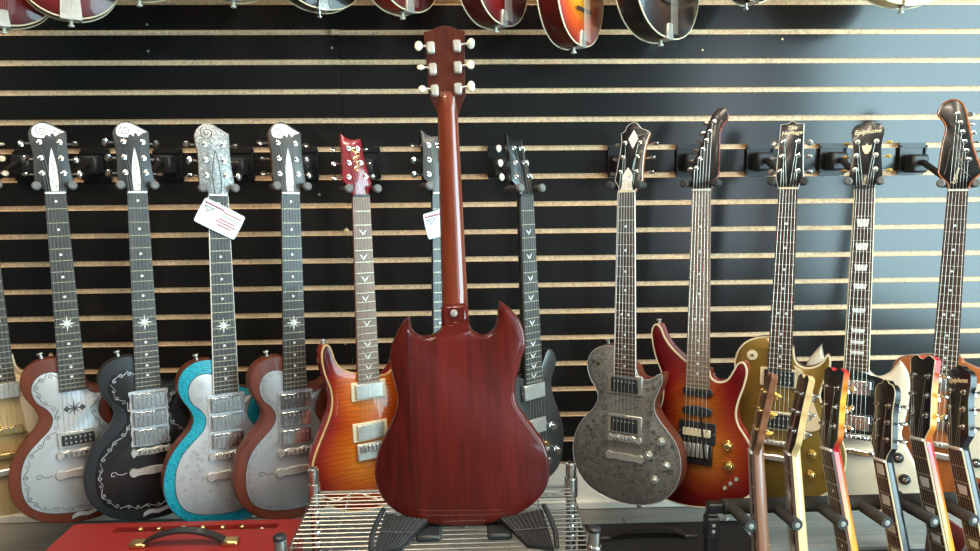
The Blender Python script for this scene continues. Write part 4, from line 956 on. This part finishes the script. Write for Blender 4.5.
part('hinge_column', MB().box(Vector((-.012, -.525, .72))-o, (.05, .02, .11), ch=.005), 'black_plastic', e)
part('cross_bar', MB().box(Vector((-.012, -.565, .664))-o, (.20, .03, .012), ch=.004), 'black_plastic', e)
# boxes on the second shelf
def carton(name, label, c, d, mat, rz=0, flap='print_dark'):
    e = empty(name, (c[0], c[1], c[2])); e.rotation_euler[2] = rz; tag(e, label, 'box')
    part('carton_body', MB().box((0, 0, d[2]/2), d, ch=.003), mat, e, False)
    part('lid_seam', MB().box((0, 0, d[2]+.0004), (d[0]*.96, .002, .0008)), flap, e, False)
    part('end_flap', MB().box((d[0]/2+.0006, 0, d[2]*.5), (.0012, d[1]*.8, d[2]*.8)), mat, e, False)
carton('cardboard_box', 'small red box seen through the wires of the shelf', (-.200, -.53, .306), (.055, .10, .15), 'box_red')
carton('cardboard_box', 'flat dark box lying on the second wire shelf', (.03, -.545, .306), (.36, .25, .12), 'box_dark', .05)
carton('cardboard_box', 'dark box under the left end of the wire shelf', (-.295, -.545, .306), (.10, .25, .11), 'box_dark')

# ------------------------------------------------------------------ amplifiers
def amp(label, x0, x1, yb, yf, zt, mat, hx0, hx1, hy, panel=None, hw='brass', rise=.028):
    e = empty('guitar_amplifier', ((x0+x1)/2, (yb+yf)/2, FLOOR)); tag(e, label, 'amplifier'); o = Vector(e.location)
    def lo(p): return Vector(p)-o
    cx_, cyy = (x0+x1)/2, (yb+yf)/2
    mb = MB().box(lo((cx_, cyy, (FLOOR+.02+zt-.014)/2)), (x1-x0, yb-yf, zt-.014-FLOOR-.02), ch=.006)
    part('cabinet', mb, mat, e, False)
    top = MB()
    if panel:
        px0, px1, py0, py1 = panel
        for a0, a1, b0, b1 in ((x0, x1, yf, py0), (x0, x1, py1, yb), (x0, px0, py0, py1), (px1, x1, py0, py1)): top.box(lo(((a0+a1)/2, (b0+b1)/2, zt-.007)), (a1-a0, b1-b0, .014))
        part('top_board', top, mat, e, False)
        pn = part('control_panel', MB().box(lo(((px0+px1)/2, (py0+py1)/2, zt-.012)), (px1-px0, py1-py0, .004)), 'amp_panel', e, False)
        for t in (.16, .27, .42, .54, .66, .78, .90):
            if t < .9: part('control_knob', MB().lathe(lo((px0+(px1-px0)*t, (py0+py1)/2, zt-.011)), (0, 0, 1), [(0, .009), (.003, .009), (.004, .0065), (.013, .006), (.015, .004)], 12), 'brass', pn)
            else: part('jewel', MB().lathe(lo((px0+(px1-px0)*t, (py0+py1)/2, zt-.011)), (0, 0, 1), [(0, .005), (.006, .004), (.008, .002)], 10), 'pearl', pn)
    else:
        part('top_board', top.box(lo((cx_, cyy, zt-.007)), (x1-x0, yb-yf, .014), ch=.004), mat, e, False)
    pts = [lo((hx0+(hx1-hx0)*t, hy, zt+.006+rise*math.sin(math.pi*t)**.8)) for t in [i/12 for i in range(13)]]
    vs = []; fs = []
    for p in pts:
        for dy, dz in ((-.011, -.0025), (.011, -.0025), (.011, .0025), (-.011, .0025)): vs.append(p+Vector((0, dy, dz)))
    for i in range(12):
        for k in range(4): k2 = (k+1) % 4; fs.append((i*4+k, i*4+k2, i*4+4+k2, i*4+4+k))
    fs += [(3, 2, 1, 0), (48, 49, 50, 51)]
    h = part('handle', MB().add(vs, fs), 'leather', e)
    for x, s in ((hx0, -1), (hx1, 1)): part('handle_cap', MB().box(lo((x+s*.008, hy, zt+.005)), (.034, .026, .012), ch=.003), hw, h)
    part('grille', MB().box(lo((cx_, yf-.003, (FLOOR+zt)/2)), ((x1-x0)*.88, .006, (zt-FLOOR)*.78)), 'black_tolex', e, False)
    for sx in (x0+.05, x1-.05):
        for sy in (yb-.04, yf+.04): part('rubber_foot', MB().lathe(lo((sx, sy, FLOOR)), (0, 0, 1), [(0, .014), (.022, .016)], 10), 'black_plastic', e)
amp('red guitar amplifier with brass knobs and strap handle, left foreground', -.905, -.388, -.416, -.66, .60, 'red_tolex', -.705, -.525, -.520, panel=(-.80, -.435, -.458, -.436))
amp('black guitar amplifier with a strap handle right of the wire shelf', .275, .690, -.285, -.50, .50, 'black_tolex', .335, .530, -.362, hw='leather', rise=.022)

# ------------------------------------------------------------------ rack of guitars, right foreground
RZ, RY = .672, -.548
e = empty('guitar_rack', (.85, -.62, FLOOR)); tag(e, 'black foam-padded rack holding six guitars at the right', 'guitar rack'); o = Vector(e.location)
def lo(p): return Vector(p)-o
part('foam_bar', MB().tube([lo((.545, RY, RZ)), lo((1.26, RY, RZ+.004))], .0165, 14), 'foam', e)
part('end_bracket', MB().box(lo((.528, RY, RZ)), (.034, .024, .022), ch=.003), 'black_metal', e, False)
part('end_bracket', MB().box(lo((1.275, RY, RZ)), (.034, .024, .022), ch=.003), 'black_metal', e, False)
for x in (.520, 1.285):
    pp = part('upright', MB().box(lo((x, RY-.004, (FLOOR+.03+RZ-.01)/2)), (.022, .022, RZ-.04-FLOOR), ch=.002), 'black_metal', e, False)
    part('joint', MB().box(lo((x, RY-.006, RZ-.042)), (.028, .03, .05), ch=.003), 'black_metal', pp, False)
    for dz in (-.006, .008): part('bolt', MB().lathe(lo((x, RY-.021, RZ-.04+dz)), (0, -1, 0), [(0, .004), (.002, .003)], 8), 'nickel', pp)
    part('base_foot', MB().box(lo((x, -.70, FLOOR+.015)), (.026, .34, .03), ch=.003), 'black_metal', e, False)
for y in (-.66, -.83):
    part('base_bar', MB().tube([lo((.52, y, .020)), lo((1.285, y, .020))], .014, 10), 'foam', e)
    for x in (.52, 1.285): part('base_leg', MB().box(lo((x, y, (FLOOR+.03+.02)/2)), (.02, .02, .09), ch=.002), 'black_metal', e, False)
ARMS = [(.568, .572), (.661, .668), (.757, .763), (.847, .855), (.940, .955), (1.029, 1.038)]
for xa, xb in ARMS:
    a = part('padded_arm', MB().tube([lo((xa-.004, RY, RZ)), lo((xb, -.635, RZ+.0005))], .0125, 12), 'foam', e)
    part('arm_bolt', MB().lathe(lo((xb, -.635, RZ)), (0, -1, 0), [(0, .006), (.0015, .0055), (.002, .003)], 10), 'nickel', a)
def rack_guitar(label, N, lean, rl, neck_mat, side, face, btn, inlay, fbind, body, hd=BOOK_HEAD, hp=BOOK_POSTS, fb='rosewood', tilt=15, k=.97, edge=None, txt=None, facing=-90, hwm='chrome'):
    v = Vector((-math.sin(R(rl)), math.sin(R(lean)), math.cos(R(lean)))).normalized(); k = (N[2]-.042)/(.779*v.z); n = (math.sin(R(facing)), -math.cos(R(facing)), 0)
    g = Guitar('electric_guitar', label, 'guitars standing in the foam rack', (N, tuple(v), n, k), 779)
    g.body(LP_BODY, body, back=-50, rnd=6, binding='cream_plastic')
    g.neck(neck_mat, fb, inlay=inlay, fbind=fbind); g.head(hd, side, face, tilt=tilt, edge=edge); g.tuners(hp, btn=btn, hw=hwm, reach=12, bs=8); g.strings()
    g.humbucker(-470); g.humbucker(-570); g.tom(-628); g.stopbar(-668)
    if txt: head_text(g, txt, 15, 138, rot=.05)
    return g
rack_guitar('reddish brown guitar with amber peg buttons, leftmost in the rack', (.590, -.57, .804), 12, 1, 'neck_brown', 'neck_brown', 'rosewood', 'amber_button', 'dots', None, 'natural_top', hwm='gold_hw', facing=-106)
rack_guitar('guitar with pale maple neck and headstock in the rack', (.668, -.57, .798), 13, 1.5, 'maple', 'maple', 'gloss_black', 'chrome', 'trap', None, 'gold_paint', edge=None, facing=-101)
rack_guitar('guitar with yellow-to-red burst neck and black face, third in the rack', (.752, -.57, .805), 13, 7, 'burst_neck', 'burst_neck', 'gloss_black', 'chrome', 'dots', None, 'burst_amber')
rack_guitar('black guitar with cream binding and square block inlays in the rack', (.868, -.57, .778), 13, 7.5, 'gloss_black', 'gloss_black', 'gloss_black', 'chrome', 'block', 'cream_plastic', 'gloss_black', edge='cream_plastic', hd=EPI_HEAD, hp=EPI_POSTS)
rack_guitar('orange burst guitar with cream-bound neck, fifth in the rack', (.946, -.57, .823), 13, 8, 'burst_neck', 'burst_neck', 'gloss_black', 'chrome', 'trap', 'cream_plastic', 'burst_amber', edge='cream_plastic')
rack_guitar('black guitar with lettered headstock, rightmost in the rack', (1.029, -.57, .801), 13, 8.5, 'gloss_black', 'gloss_black', 'gloss_black', 'chrome', 'trap', 'cream_plastic', 'gloss_black', hd=EPI_HEAD, hp=EPI_POSTS, txt='Epiphone')

# ------------------------------------------------------------------ things low behind the rack
e2 = empty('padded_case', (1.175, -.40, FLOOR)); tag(e2, 'upright maroon padded case end behind the rack', 'case')
part('shell', MB().prism(smooth([(-.032, 0, 1), (.045, 0, 1), (.042, .50), (.030, .605), (.012, .628), (-.012, .62), (-.026, .58)], 4), [(.006, -.07), (0, -.06), (0, .06), (.006, .07)]), 'maroon_vinyl', e2)
part('piping', MB().tube([(x, -.062, y) for x, y in smooth([(-.032, .01, 1), (.045, .01, 1), (.042, .50), (.030, .605), (.012, .628), (-.012, .62), (-.026, .58)], 4)], .003, 5, True), 'grey_case', e2)
part('handle', MB().tube([(.044, 0, .30), (.062, 0, .31), (.062, 0, .42), (.044, 0, .43)], .006, 6), 'leather', e2)
pts = [(.80, -.08, .4055), (.76, -.12, .4055), (.735, -.10, .406), (.71, -.14, .4055), (.74, -.17, .4055), (.775, -.21, .4055), (.79, -.25, .4055)]
cb = empty('cable', (.76, -.15, .401)); tag(cb, 'white cable curling on the planks behind the rack', 'cable')
part('cord', MB().tube([(x-.76, y+.15, z-.401) for x, y, z in pts], .004, 6), 'white_cable', cb)
part('plug', MB().lathe((-.05, .01, .0045), (-1, .6, 0), [(0, .005), (.02, .006), (.03, .003), (.045, .003)], 8), 'nickel', cb)
